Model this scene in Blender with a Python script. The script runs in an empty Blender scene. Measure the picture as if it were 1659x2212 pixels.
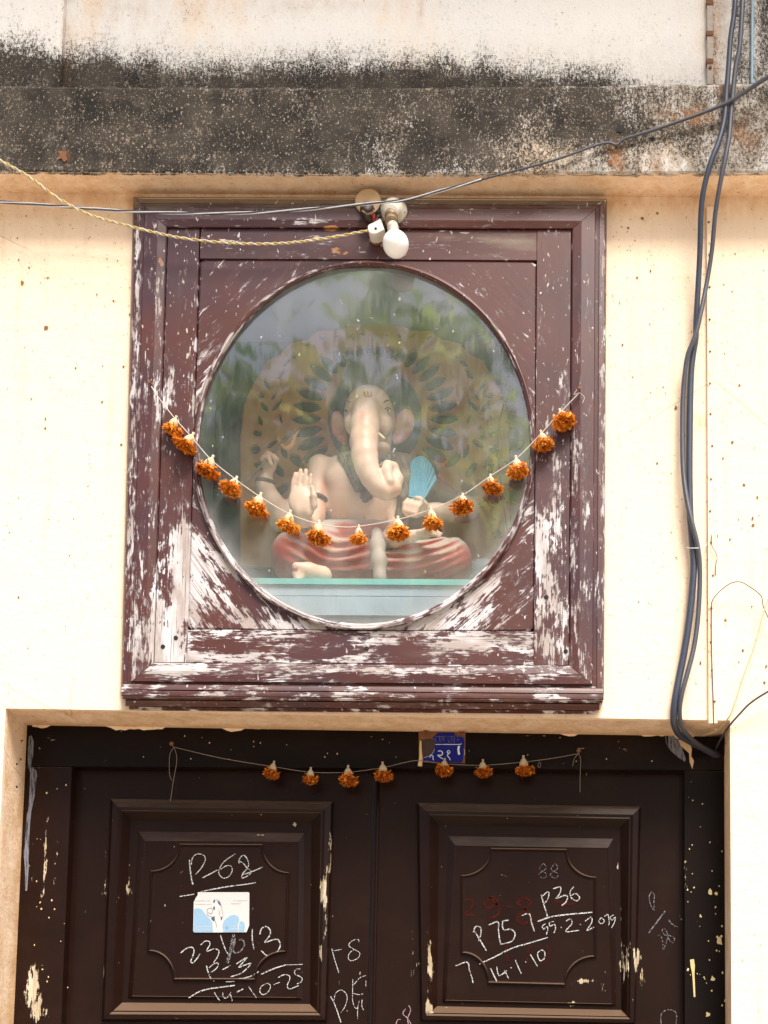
import bpy, math, random
import numpy as np
from mathutils import Matrix, Vector
random.seed(7); RNG = np.random.default_rng(11)
S = bpy.context.scene
COL = S.collection

# ------------------------------------------------------------------ camera (upright-corrected photograph: a shift lens)
F = 3000.0; PPX, PPY = 1239.0, 2219.0; W0, H0 = 1659.0, 2212.0
CAM = np.array([0.41, -3.0, 1.6])
PITCH, ROLL = math.radians(5.55), 0.006
RM = np.array(Matrix.Rotation(math.pi / 2 + PITCH, 3, 'X') @ Matrix.Rotation(ROLL, 3, 'Z'))
cd = bpy.data.cameras.new('camera'); cam = bpy.data.objects.new('camera', cd); COL.objects.link(cam)
cam.matrix_world = Matrix.Translation(CAM) @ Matrix(RM.tolist()).to_4x4()
cd.sensor_width = 36; cd.lens = F / H0 * 36
cd.shift_x = -(PPX - W0 / 2) / H0; cd.shift_y = (PPY - H0 / 2) / H0
cd.clip_start = 0.05; cd.clip_end = 400
S.camera = cam

# ------------------------------------------------------------------ sky, sun, exposure
SUN_EL, SUN_AZ = math.radians(57), math.radians(24)      # azimuth measured from straight in front of the wall, to the right
world = bpy.data.worlds.new('World'); S.world = world; world.use_nodes = True
wn = world.node_tree; bg = wn.nodes['Background']
sky = wn.nodes.new('ShaderNodeTexSky'); sky.sky_type = 'NISHITA'; sky.sun_disc = False
sky.sun_elevation = SUN_EL; sky.sun_rotation = math.pi - SUN_AZ
sky.air_density = 1.2; sky.dust_density = 4.0; sky.ozone_density = 1.0
wn.links.new(sky.outputs[0], bg.inputs[0]); bg.inputs[1].default_value = 0.11
sd = bpy.data.lights.new('sun', 'SUN'); sun = bpy.data.objects.new('sun', sd); COL.objects.link(sun)
sd.energy = 3.6; sd.angle = math.radians(22); sd.color = (1.0, 0.95, 0.87)
to_sun = Vector((math.sin(SUN_AZ) * math.cos(SUN_EL), -math.cos(SUN_AZ) * math.cos(SUN_EL), math.sin(SUN_EL)))
sun.rotation_euler = to_sun.to_track_quat('Z', 'Y').to_euler(); sun.location = (3, -4, 9)
S.view_settings.view_transform = 'Standard'; S.view_settings.look = 'None'
S.view_settings.exposure = 0.95; S.view_settings.gamma = 1.0

# ------------------------------------------------------------------ pixel <-> world
def at(px, py, Y=0.0):
    d = RM @ np.array([(px - PPX) / F, -(py - PPY) / F, -1.0])
    return CAM + d * ((Y - CAM[1]) / d[1])
def proj(P):
    P = np.asarray(P, float); c = (P - CAM) @ RM
    return PPX + F * c[..., 0] / -c[..., 2], PPY - F * c[..., 1] / -c[..., 2]
def T(x0, y0, w, rw=1659.0):
    s = w / rw / 1.5069
    return lambda p: (x0 / 1.5069 + s * p[0], y0 / 1.5069 + s * p[1])
Z1 = T(800, 1150, 800); Z1S = 800 / 1659 / 1.5069
def zp(zx, zy, Y):
    x, y = Z1((zx, zy)); return at(x, y, Y)
SS = 0.000346                                             # metres per statue-study unit

# ------------------------------------------------------------------ node helper
class NT:
    def __init__(s, name):
        s.m = bpy.data.materials.new(name); s.m.use_nodes = True; s.t = s.m.node_tree; s.t.nodes.clear()
        s.out = s.t.nodes.new('ShaderNodeOutputMaterial')
    def n(s, typ, **k):
        nd = s.t.nodes.new(typ)
        for a, b in k.items(): setattr(nd, a, b)
        return nd
    def put(s, sock, v):
        if v is None: return
        if isinstance(v, bpy.types.NodeSocket): s.t.links.new(v, sock)
        elif isinstance(v, (tuple, list)) and len(v) == 3 and sock.type == 'RGBA': sock.default_value = (*v, 1)
        else: sock.default_value = v
    def math(s, op, a, b=None, c=None, clamp=False):
        nd = s.n('ShaderNodeMath', operation=op, use_clamp=clamp); s.put(nd.inputs[0], a); s.put(nd.inputs[1], b); s.put(nd.inputs[2], c); return nd.outputs[0]
    def mix(s, f, a, b, blend='MIX'):
        nd = s.n('ShaderNodeMix', data_type='RGBA', blend_type=blend); s.put(nd.inputs[0], f); s.put(nd.inputs[6], a); s.put(nd.inputs[7], b); return nd.outputs[2]
    def ramp(s, v, lo, hi, a=0.0, b=1.0):
        nd = s.n('ShaderNodeMapRange', interpolation_type='SMOOTHSTEP'); nd.clamp = True
        for i, q in enumerate((v, lo, hi, a, b)): s.put(nd.inputs[i], q)
        return nd.outputs[0]
    def pos(s): return s.n('ShaderNodeTexCoord').outputs['Object']
    def uv(s): return s.n('ShaderNodeUVMap').outputs[0]
    def scale(s, v, xyz, off=(0, 0, 0)):
        nd = s.n('ShaderNodeMapping'); s.put(nd.inputs[0], v); nd.inputs['Scale'].default_value = xyz; nd.inputs['Location'].default_value = off; return nd.outputs[0]
    def noise(s, v, sc, det=6, rough=.6, dist=0):
        nd = s.n('ShaderNodeTexNoise'); s.put(nd.inputs['Vector'], v)
        nd.inputs['Scale'].default_value = sc; nd.inputs['Detail'].default_value = det; nd.inputs['Roughness'].default_value = rough; nd.inputs['Distortion'].default_value = dist
        return nd.outputs[0]
    def voro(s, v, sc, out='Distance'):
        nd = s.n('ShaderNodeTexVoronoi'); s.put(nd.inputs['Vector'], v); nd.inputs['Scale'].default_value = sc; return nd.outputs[out]
    def attr(s, name, out='Fac'):
        return s.n('ShaderNodeAttribute', attribute_name=name).outputs[out]
    def bump(s, h, st=.3, dist=.002, nrm=None):
        nd = s.n('ShaderNodeBump'); nd.inputs['Strength'].default_value = st; nd.inputs['Distance'].default_value = dist
        s.put(nd.inputs['Height'], h); s.put(nd.inputs['Normal'], nrm); return nd.outputs[0]
    def bsdf(s, col, rough=.6, nrm=None, spec=.5, metal=0.0, **k):
        b = s.n('ShaderNodeBsdfPrincipled'); s.put(b.inputs['Base Color'], col); s.put(b.inputs['Roughness'], rough)
        s.put(b.inputs['Normal'], nrm); s.put(b.inputs['Specular IOR Level'], spec); s.put(b.inputs['Metallic'], metal)
        for a, v in k.items(): s.put(b.inputs[a.replace('_', ' ')], v)
        return b.outputs[0]
    def done(s, sh): s.put(s.out.inputs[0], sh); return s.m

def plain(name, col, rough=.6, var=.25, sc=40, spec=.5, metal=0.0, bump=.15):
    t = NT(name); p = t.pos(); n = t.noise(p, sc, 6)
    dark = tuple(c * (1 - var) for c in col); lite = tuple(min(1, c * (1 + var)) for c in col)
    return t.done(t.bsdf(t.mix(n, dark, lite), rough, t.bump(n, bump, .001), spec, metal))

def m_wall():
    t = NT('cream_plaster'); p = t.pos()
    big = t.noise(p, 2.2, 5, .6); fine = t.noise(p, 70, 8, .65); grit = t.noise(p, 320, 4, .6)
    c = t.mix(big, (.81, .64, .48), (.85, .68, .52))
    c = t.mix(t.math('MULTIPLY', t.ramp(fine, .55, .8), .6), c, (.66, .47, .26))
    d = t.attr('dirt_shade')
    dn = t.math('ADD', d, t.math('MULTIPLY', t.math('SUBTRACT', t.noise(t.scale(p, (1, 1, .5)), 26, 9, .7), .5), 1.1))
    c = t.mix(t.math('MULTIPLY', t.ramp(dn, .32, .95), .8), c, (.54, .30, .12))  # real dirt, plus shade and warm bounce painted into the plaster
    g = t.attr('grime')
    gn = t.math('ADD', g, t.math('MULTIPLY', t.math('SUBTRACT', t.noise(p, 60, 9, .75), .5), 1.2))
    c = t.mix(t.ramp(gn, .55, .75), c, (.075, .055, .04))
    sp = t.noise(t.scale(p, (1, 1, .6)), 150, 3, .5)
    c = t.mix(t.math('MULTIPLY', t.ramp(sp, .635, .70), .7), c, (.34, .20, .09))
    run = t.noise(t.scale(p, (30, 30, 1.6)), 1, 7, .65)                          # rain runs
    c = t.mix(t.math('MULTIPLY', t.ramp(run, .52, .78), .42), c, (.56, .36, .19))
    ck = t.n('ShaderNodeTexVoronoi', feature='DISTANCE_TO_EDGE'); t.put(ck.inputs['Vector'], t.scale(t.mix(.06, p, t.n('ShaderNodeTexNoise').outputs['Color']), (1, 1, 1))); ck.inputs['Scale'].default_value = 2.6
    crack = t.math('MULTIPLY', t.ramp(ck.outputs['Distance'], .0035, .001), t.ramp(t.noise(p, 1.7, 3, .5), .52, .62))
    c = t.mix(t.math('MULTIPLY', crack, .55), c, (.25, .15, .08))
    trowel = t.noise(t.scale(p, (5, 5, 14)), 1, 4, .55)
    h = t.math('ADD', t.math('MULTIPLY', fine, .8), t.math('ADD', t.math('MULTIPLY', grit, .35), t.math('MULTIPLY', trowel, 1.6)))
    return t.done(t.bsdf(c, .85, t.bump(h, .5, .004), .25))

def m_mold():
    t = NT('weathered_plaster'); p = t.pos()
    big = t.noise(p, 3, 6, .6); n1 = t.noise(t.scale(p, (1, 1, .55)), 30, 10, .72); n2 = t.noise(t.scale(p, (1, 1, .6)), 170, 6, .7); n3 = t.noise(p, 12, 6, .6)
    c = t.mix(big, (.66, .66, .67), (.73, .71, .675))
    so = t.math('MULTIPLY', t.attr('soil'), t.ramp(n1, .15, .6))
    c = t.mix(so, c, (.23, .185, .14))
    c = t.mix(t.math('MULTIPLY', t.ramp(t.noise(t.scale(p, (1.6, 1, .7), (3, 1, 7)), 2.6, 7, .6), .52, .75), .55), c, (.72, .50, .30))
    c = t.mix(t.ramp(t.noise(t.scale(p, (1, 1, .6)), 120, 5, .6), .62, .72), c, (.33, .27, .21))
    a = t.attr('mold'); n4 = t.noise(t.scale(p, (1, 1, .8)), 9, 8, .7)
    n5 = t.noise(t.scale(p, (1, 1, .75)), 420, 3, .6)
    m = t.math('ADD', a, t.math('MULTIPLY', t.math('SUBTRACT', n1, .5), .8))
    m = t.math('ADD', m, t.math('MULTIPLY', t.math('SUBTRACT', n2, .5), 1.75))
    m = t.math('ADD', m, t.math('MULTIPLY', t.math('SUBTRACT', n5, .5), 1.5))
    m = t.math('ADD', m, t.math('MULTIPLY', t.math('SUBTRACT', n4, .5), .9))
    mask = t.ramp(m, .24, .74)
    dark = t.mix(t.ramp(n3, .3, .7), (.015, .013, .012), (.058, .048, .039))
    dark = t.mix(t.ramp(t.math('ADD', t.noise(t.scale(p, (1, 1, .7), (5, 2, 1)), 60, 10, .75), t.math('MULTIPLY', t.math('SUBTRACT', n4, .5), -.5)), .57, .68), dark, (.17, .135, .105))
    dark = t.mix(t.ramp(t.noise(t.scale(p, (1, 1, .7), (1, 8, 3)), 260, 4, .7), .60, .66), dark, (.40, .335, .26))
    c = t.mix(mask, c, dark)
    c = t.mix(t.math('MULTIPLY', t.attr('rust'), t.ramp(n1, .35, .65)), c, (.38, .17, .065))
    h = t.math('ADD', t.math('MULTIPLY', n2, 1.0), t.math('MULTIPLY', n1, .8))
    return t.done(t.bsdf(c, .9, t.bump(h, .5, .004), .2))

def m_flaky(name, p1, p2, bare1, bare2, rough=.33, amp=2.3, fleck=.69, spec=.46, dusty=False):
    t = NT(name); uv = t.uv()
    nA = t.noise(t.scale(uv, (9, 34, 1)), 1, 9, .68); nB = t.noise(t.scale(uv, (45, 80, 1)), 1, 6, .65)
    w = t.attr('wear')
    m = t.math('ADD', w, t.math('MULTIPLY', t.math('SUBTRACT', nA, .5), amp))
    m = t.math('ADD', m, t.math('MULTIPLY', t.math('SUBTRACT', nB, .5), amp * .6))
    nC = t.noise(t.scale(uv, (26, 230, 1)), 1, 5, .6); m = t.math('ADD', m, t.math('MULTIPLY', t.math('SUBTRACT', nC, .5), amp * .54))
    mask = t.ramp(m, .50, .56); scuff = t.ramp(m, .36, .52)
    fl = t.ramp(t.noise(t.scale(t.pos(), (1, 1, .45)), 120, 2, .5), fleck, fleck + .02)
    mask = t.math('MAXIMUM', mask, fl)
    var = t.noise(t.scale(uv, (5, 9, 1)), 1, 6, .6)
    paint = t.mix(var, p1, p2)
    if name.startswith('flaking'):
        hue = t.noise(t.scale(t.pos(), (2, 1, 2)), 1, 5, .6); paint = t.mix(t.ramp(hue, .42, .62), paint, (.050, .020, .026))
        paint = t.mix(t.math('MULTIPLY', t.ramp(t.noise(t.scale(uv, (6, 22, 1), (9, 2, 0)), 1, 9, .72), .52, .8), .32), paint, (.17, .125, .12))
    du = t.math('ADD', t.attr('dust'), t.math('MULTIPLY', t.math('SUBTRACT', t.noise(t.scale(uv, (8, 30, 1)), 1, 8, .7), .5), .9))
    paint = t.mix(t.math('MULTIPLY', t.ramp(du, .35, .75), .8), paint, (.20, .15, .105))
    grain = t.noise(t.scale(uv, (7, 330, 1)), 1, 5, .65)
    pale = t.noise(t.scale(uv, (6, 16, 1), (3, 5, 0)), 1, 6, .6)
    bare = t.mix(t.ramp(pale, .38, .62), bare1, bare2)
    bare = t.mix(t.ramp(grain, .50, .68), bare, tuple(q * .42 for q in bare1))
    am = t.math('ADD', t.attr('amber'), t.math('MULTIPLY', t.math('SUBTRACT', nB, .5), .9))
    paint = t.mix(t.ramp(am, .5, .56), paint, (.34, .15, .05))
    if not dusty: paint = t.mix(t.math('MULTIPLY', scuff, .7), paint, (.18, .135, .145))
    if dusty:                                                # dust tone on upward faces, also painting in the light they catch
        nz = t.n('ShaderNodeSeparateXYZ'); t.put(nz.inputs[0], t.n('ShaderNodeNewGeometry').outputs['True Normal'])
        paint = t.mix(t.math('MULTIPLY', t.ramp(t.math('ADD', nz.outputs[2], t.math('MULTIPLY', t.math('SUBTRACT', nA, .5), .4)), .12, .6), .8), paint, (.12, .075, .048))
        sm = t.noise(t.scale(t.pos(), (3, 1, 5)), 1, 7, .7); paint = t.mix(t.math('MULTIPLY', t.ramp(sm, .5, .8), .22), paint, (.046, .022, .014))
    col = t.mix(mask, paint, bare)
    h = t.math('ADD', t.math('MULTIPLY', mask, -.9), t.math('MULTIPLY', t.math('MULTIPLY', mask, grain), -.7))
    h = t.math('ADD', h, t.math('MULTIPLY', t.noise(t.scale(uv, (12, 120, 1)), 1, 4, .6), .12))
    r = t.math('ADD', t.math('MULTIPLY', mask, .5), t.math('ADD', rough, t.math('MULTIPLY', var, .12)))
    return t.done(t.bsdf(col, r, t.bump(h, .8, .0018), spec))

def m_glass():
    t = NT('dusty_window_glass'); p = t.pos()
    wav = t.noise(t.scale(p, (6, 1, 3.5)), 1, 2, .5)
    ripple = t.noise(t.scale(p, (60, 1, 9)), 1, 2, .5)
    nrm = t.bump(t.math('ADD', wav, t.math('MULTIPLY', ripple, .035)), .14, .01)
    gl = t.n('ShaderNodeBsdfGlossy'); gl.inputs['Roughness'].default_value = .035; gl.inputs['Color'].default_value = (1, 1, 1, 1); t.put(gl.inputs['Normal'], nrm)
    tr = t.n('ShaderNodeBsdfTransparent'); tr.inputs[0].default_value = (.93, .95, .94, 1)
    fr = t.n('ShaderNodeLayerWeight'); fr.inputs[0].default_value = .5          # both faces of the pane: Schlick, symmetric
    f = t.math('ADD', .15, t.math('MULTIPLY', t.math('POWER', fr.outputs['Facing'], 5.0), .9), clamp=True)
    a = t.n('ShaderNodeMixShader'); t.put(a.inputs[0], f); t.put(a.inputs[1], tr.outputs[0]); t.put(a.inputs[2], gl.outputs[0])
    di = t.n('ShaderNodeBsdfDiffuse'); di.inputs[0].default_value = (.66, .67, .66, 1)
    st = t.noise(t.scale(p, (40, 1, 5)), 1, 6, .65); bl = t.noise(p, 5, 5, .6)
    dust = t.math('ADD', t.math('MULTIPLY', t.ramp(st, .4, .75), .03), t.math('ADD', .026, t.math('MULTIPLY', t.ramp(bl, .35, .7), .075)))
    dust = t.math('ADD', dust, t.math('MULTIPLY', t.ramp(t.noise(t.scale(p, (1, 1, .6)), 75, 2, .5), .745, .76), .45))
    dust = t.math('ADD', dust, t.math('MULTIPLY', t.attr('edge'), .16))
    b = t.n('ShaderNodeMixShader'); t.put(b.inputs[0], dust); t.put(b.inputs[1], a.outputs[0]); t.put(b.inputs[2], di.outputs[0])
    return t.done(b.outputs[0])

def m_skin():
    t = NT('painted_clay_skin'); p = t.pos(); n = t.noise(p, 25, 5, .6)
    c = t.mix(n, (.78, .535, .40), (.84, .60, .465))
    c = t.mix(t.attr('tint'), c, (.72, .25, .13))
    return t.done(t.bsdf(c, .42, t.bump(n, .05, .002), .4))
def m_cloth():
    t = NT('painted_red_cloth'); p = t.pos(); n = t.noise(p, 30, 6, .6)
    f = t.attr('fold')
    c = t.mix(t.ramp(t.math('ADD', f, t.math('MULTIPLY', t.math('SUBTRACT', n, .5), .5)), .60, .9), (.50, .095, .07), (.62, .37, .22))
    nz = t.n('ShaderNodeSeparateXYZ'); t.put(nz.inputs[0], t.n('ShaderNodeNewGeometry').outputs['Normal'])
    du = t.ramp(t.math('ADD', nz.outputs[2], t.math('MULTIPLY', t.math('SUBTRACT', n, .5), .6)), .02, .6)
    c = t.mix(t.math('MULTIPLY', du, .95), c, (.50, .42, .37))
    return t.done(t.bsdf(c, .6, t.bump(n, .1, .002), .35))
def m_ear():
    t = NT('painted_ear'); p = t.pos(); n = t.noise(p, 30, 5)
    c = t.mix(t.attr('tint'), (.70, .36, .26), (.66, .13, .085)); c = t.mix(t.math('MULTIPLY', t.ramp(n, .45, .7), .7), c, (.74, .50, .36))
    return t.done(t.bsdf(c, .45))
def m_chalk(name, col, dens, st=None):
    t = NT(name); p = t.pos(); n = t.noise(t.scale(p, st), 1, 6, .7) if st else t.noise(p, 420, 3, .6)
    k = t.ramp(n, dens - .10, dens + .06)
    tr = t.n('ShaderNodeBsdfTransparent'); mx = t.n('ShaderNodeMixShader')
    t.put(mx.inputs[0], k); t.put(mx.inputs[1], t.bsdf(col, .95, None, .1)); t.put(mx.inputs[2], tr.outputs[0])
    return t.done(mx.outputs[0])
def m_petal():
    t = NT('dried_marigold_petal'); a = t.attr('shade'); p = t.pos()
    c = t.n('ShaderNodeValToRGB'); r = c.color_ramp; r.elements[0].color = (.20, .040, .006, 1); r.elements[0].position = 0; r.elements[1].color = (.95, .58, .16, 1); r.elements[1].position = 1
    e = r.elements.new(.35); e.color = (.60, .16, .010, 1); e = r.elements.new(.72); e.color = (.85, .33, .02, 1)
    t.put(c.inputs[0], a)
    b = t.bsdf(c.outputs[0], .75, None, .2); tl = t.n('ShaderNodeBsdfTranslucent'); t.put(tl.inputs[0], c.outputs[0])
    mx = t.n('ShaderNodeMixShader'); mx.inputs[0].default_value = .25; t.put(mx.inputs[1], b); t.put(mx.inputs[2], tl.outputs[0])
    return t.done(mx.outputs[0])
def m_leaf(name, c1, c2):
    t = NT(name); a = t.attr('shade'); c = t.mix(a, c1, c2)
    b = t.bsdf(c, .7, None, .1); tl = t.n('ShaderNodeBsdfTranslucent'); t.put(tl.inputs[0], c)
    mx = t.n('ShaderNodeMixShader'); mx.inputs[0].default_value = .7; t.put(mx.inputs[1], b); t.put(mx.inputs[2], tl.outputs[0])
    return t.done(mx.outputs[0])

M = dict(
    wall=m_wall(), mold=m_mold(), glass=m_glass(), skin=m_skin(), cloth=m_cloth(), ear=m_ear(), petal=m_petal(),
    frame=m_flaky('flaking_maroon_paint', (.052, .0140, .0115), (.096, .027, .020), (.34, .285, .265), (.56, .53, .55)),
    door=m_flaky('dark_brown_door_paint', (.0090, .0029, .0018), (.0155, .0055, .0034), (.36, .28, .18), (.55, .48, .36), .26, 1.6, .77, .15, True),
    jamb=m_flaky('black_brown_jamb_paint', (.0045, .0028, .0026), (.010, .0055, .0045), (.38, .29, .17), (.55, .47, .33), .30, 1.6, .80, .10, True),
    calyx=plain('dried_calyx', (.50, .40, .27), .8, .4, 200), twine=plain('cotton_string', (.55, .51, .46), .9, .3, 300), twine2=plain('dusty_brown_string', (.22, .17, .13), .9, .4, 300),
    cable=plain('black_cable_sheath', (.036, .044, .068), .36, .3, 60), cable2=plain('grey_cable_sheath', (.055, .058, .075), .42, .3, 60),
    silver=plain('clear_wire_strand', (.55, .56, .60), .3, .3, 90), dwire=plain('dark_wire_strand', (.05, .055, .075), .35, .3, 90),
    wwire=plain('white_insulation', (.52, .47, .38), .6, .45, 60), ywire=plain('yellow_insulation', (.46, .34, .09), .5, .25, 120),
    porc=plain('dirty_porcelain', (.50, .46, .38), .4, .45, 55), brass=plain('tarnished_brass', (.24, .17, .10), .5, .5, 60, .5, .3),
    wplast=plain('white_bakelite', (.66, .63, .55), .4, .2, 90), bulb=plain('opal_bulb_glass', (.86, .87, .88), .22, .02, 5, .5, 0, 0),
    peach=plain('peach_painted_wood', (.62, .43, .24), .7, .3, 40), char=plain('scorched_bakelite', (.035, .017, .012), .6, .5, 60),
    redw=plain('red_insulation', (.45, .02, .015), .4, .2, 60), hole=plain('dark_hole', (.012, .010, .009), .9, .2),
    rust=plain('rust', (.16, .065, .03), .9, .5, 120), oldwood=plain('grey_weathered_wood', (.34, .29, .25), .85, .4, 150),
    turq=plain('turquoise_paint', (.17, .50, .47), .5, .2, 30), pale=plain('pale_blue_paint', (.36, .46, .54), .5, .12, 25),
    navy=plain('navy_paint', (.035, .055, .09), .5, .3, 20), slate=plain('slate_blue_paint', (.028, .042, .070), .7, .35, 12),
    gold=plain('ochre_painted_board', (.66, .30, .10), .5, .3, 14), crown=plain('dull_bronze_paint', (.17, .125, .08), .6, .4, 40),
    shawl=plain('brown_painted_shawl', (.165, .11, .08), .6, .35, 50), beads=plain('dark_brown_beads', (.10, .07, .055), .6, .3, 80),
    blue=plain('sky_blue_painted_cloth', (.10, .36, .50), .5, .2, 40), tusk=plain('ivory_paint', (.75, .69, .52), .4, .1, 40),
    ink=plain('black_paint', (.02, .018, .02), .5, .1), white=plain('white_paint', (.78, .77, .74), .5, .05), nail=plain('pink_nail_paint', (.66, .30, .28), .4, .1),
    orange=plain('orange_tilak_paint', (.62, .21, .09), .6, .3, 100),
    enamel=plain('blue_enamel', (.008, .012, .17), .35, .4, 60, .15), ename2=plain('white_enamel', (.62, .66, .74), .3, .15, 90),
    card=plain('white_sticker_paper', (.50, .49, .485), .45, .04, 60), cblue=plain('light_blue_print', (.22, .36, .50), .45, .06, 60), cink=plain('navy_print', (.05, .07, .14), .5, .3, 200), cgrey=plain('grey_print', (.45, .42, .42), .5, .3, 300),
    chalk=m_chalk('white_chalk', (.46, .46, .46), .555), chalk2=m_chalk('faint_chalk', (.20, .195, .20), .50), chalkp=m_chalk('pink_chalk', (.44, .30, .36), .58),
    redp=m_chalk('faded_red_paint', (.042, .0075, .0036), .58), cream=plain('cream_paint_drip', (.62, .50, .24), .5, .1, 60),
    greypaint=m_chalk('grey_paint_smear', (.17, .17, .20), .56, (160, 1, 14)), bpipe=plain('pale_blue_pipe_paint', (.22, .36, .46), .6, .3, 60),
    bwire=plain('beige_wire', (.55, .42, .28), .6, .2, 90), flake=plain('brown_wall_stain', (.20, .10, .045), .9, .5, 200),
    bark=plain('bark', (.10, .075, .055), .95, .4, 20), leafA=m_leaf('green_leaf', (.06, .19, .03), (.80, .84, .22)), leafB=m_leaf('dark_green_leaf', (.04, .15, .05), (.62, .76, .22)),
    leafR=m_leaf('red_flower_leaf', (.40, .085, .05), (.60, .25, .16)), ground=plain('dusty_concrete_street', (.42, .35, .27), .9, .2, 6), pot=plain('blue_grey_pot', (.20, .23, .28), .5, .3, 30),
    plaster=plain('white_plaster_edge', (.66, .56, .40), .8, .3, 60),
)

# ------------------------------------------------------------------ object helpers
def adopt(o, p):
    o.parent = p
    o.matrix_parent_inverse = Matrix.Translation(p.location).inverted()
def mk(name, V, Fc, mat, parent=None, smooth=False, uv=None, attrs=None):
    me = bpy.data.meshes.new(name)
    me.from_pydata([tuple(map(float, v)) for v in V], [], [tuple(map(int, f)) for f in Fc])
    if uv is not None:
        l = me.uv_layers.new(name='UVMap'); idx = np.empty(len(me.loops), np.int32); me.loops.foreach_get('vertex_index', idx)
        l.data.foreach_set('uv', np.asarray(uv, np.float32)[idx].ravel())
    for k, a in (attrs or {}).items():
        at_ = me.attributes.new(k, 'FLOAT', 'POINT'); at_.data.foreach_set('value', np.asarray(a, np.float32))
    if smooth: me.polygons.foreach_set('use_smooth', [True] * len(me.polygons))
    me.materials.append(mat); me.update()
    o = bpy.data.objects.new(name, me); COL.objects.link(o)
    if parent is not None: adopt(o, parent)
    return o
def tag(o, label=None, cat=None, group=None, kind=None):
    if label: o['label'] = label
    if cat: o['category'] = cat
    if group: o['group'] = group
    if kind: o['kind'] = kind
    return o
def thing(name, loc, label, cat, group=None):
    o = bpy.data.objects.new(name, None); COL.objects.link(o); o.location = tuple(map(float, loc)); o.empty_display_size = .05
    return tag(o, label, cat, group)
def gridf(nu, nv, off=0):
    return [(off + j * (nu + 1) + i, off + j * (nu + 1) + i + 1, off + (j + 1) * (nu + 1) + i + 1, off + (j + 1) * (nu + 1) + i) for j in range(nv) for i in range(nu)]
def blobs(px, py, L):
    a = np.zeros_like(px)
    for cx, cy, rx, ry, w in L: a = a + w * np.exp(-(((px - cx) / rx) ** 2 + ((py - cy) / ry) ** 2))
    return a
def quad(q, u, v):                                          # q: TL TR BR BL in pixels; u right, v down
    q = np.asarray(q, float); u = np.asarray(u)[..., None]; v = np.asarray(v)[..., None]
    return (q[0] * (1 - u) + q[1] * u) * (1 - v) + (q[3] * (1 - u) + q[2] * u) * v
def A(P, Y):
    P = np.asarray(P, float); Y = np.broadcast_to(np.asarray(Y, float), P.shape[:-1])
    d = np.stack([(P[..., 0] - PPX) / F, -(P[..., 1] - PPY) / F, -np.ones(P.shape[:-1])], -1) @ RM.T
    return CAM + d * ((Y - CAM[1]) / d[..., 1])[..., None]
def board(name, q, Yf, depth, mat, parent, grain='v', res=.007, wearf=None, bev=.9, jitter=.0004):
    """a board with a bevelled edge; q in pixels, front face at Yf"""
    q = np.asarray(q, float); c = A(q, Yf)
    w = np.linalg.norm(c[1] - c[0]); h = np.linalg.norm(c[3] - c[0])
    nu = max(1, int(w / res)); nv = max(1, int(h / res)); nu = min(nu, 160); nv = min(nv, 160)
    e1 = bev * .00108 / w; e2 = bev * .00108 / h
    us = np.concatenate([[0], np.linspace(e1, 1 - e1, nu + 1), [1]]); vs = np.concatenate([[0], np.linspace(e2, 1 - e2, nv + 1), [1]])
    U, Vv = np.meshgrid(us, vs); Y = np.full(U.shape, Yf)
    Y[0, :] = Y[-1, :] = Yf + .0018; Y[:, 0] = Y[:, -1] = Yf + .0018
    P = quad(q, U, Vv); W = A(P, Y); NU, NV = len(us) - 1, len(vs) - 1
    V = W.reshape(-1, 3); Fc = [f[::-1] for f in gridf(NU, NV)]
    loop = [i for i in range(NU + 1)] + [(j + 1) * (NU + 1) - 1 for j in range(1, NV + 1)] + [NV * (NU + 1) + i for i in range(NU - 1, -1, -1)] + [j * (NU + 1) for j in range(NV - 1, 0, -1)]
    back = V[loop].copy(); back[:, 1] = Yf + depth; n0 = len(V); V = np.concatenate([V, back]); n = len(loop)
    Fc += [(loop[i], loop[(i + 1) % n], n0 + (i + 1) % n, n0 + i) for i in range(n)]
    px, py = proj(V)
    if grain == 'v': uv = np.stack([V[:, 2], V[:, 0]], 1)
    elif grain == 'h': uv = np.stack([V[:, 0], V[:, 2]], 1)
    else:
        a = math.radians(grain); uv = np.stack([V[:, 0] * math.cos(a) + V[:, 2] * math.sin(a), -V[:, 0] * math.sin(a) + V[:, 2] * math.cos(a)], 1)
    uv = uv + RNG.uniform(-5, 5, 2)
    return mk(name, V, Fc, mat, parent, False, uv, wearf(px, py) if wearf else None)
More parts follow.
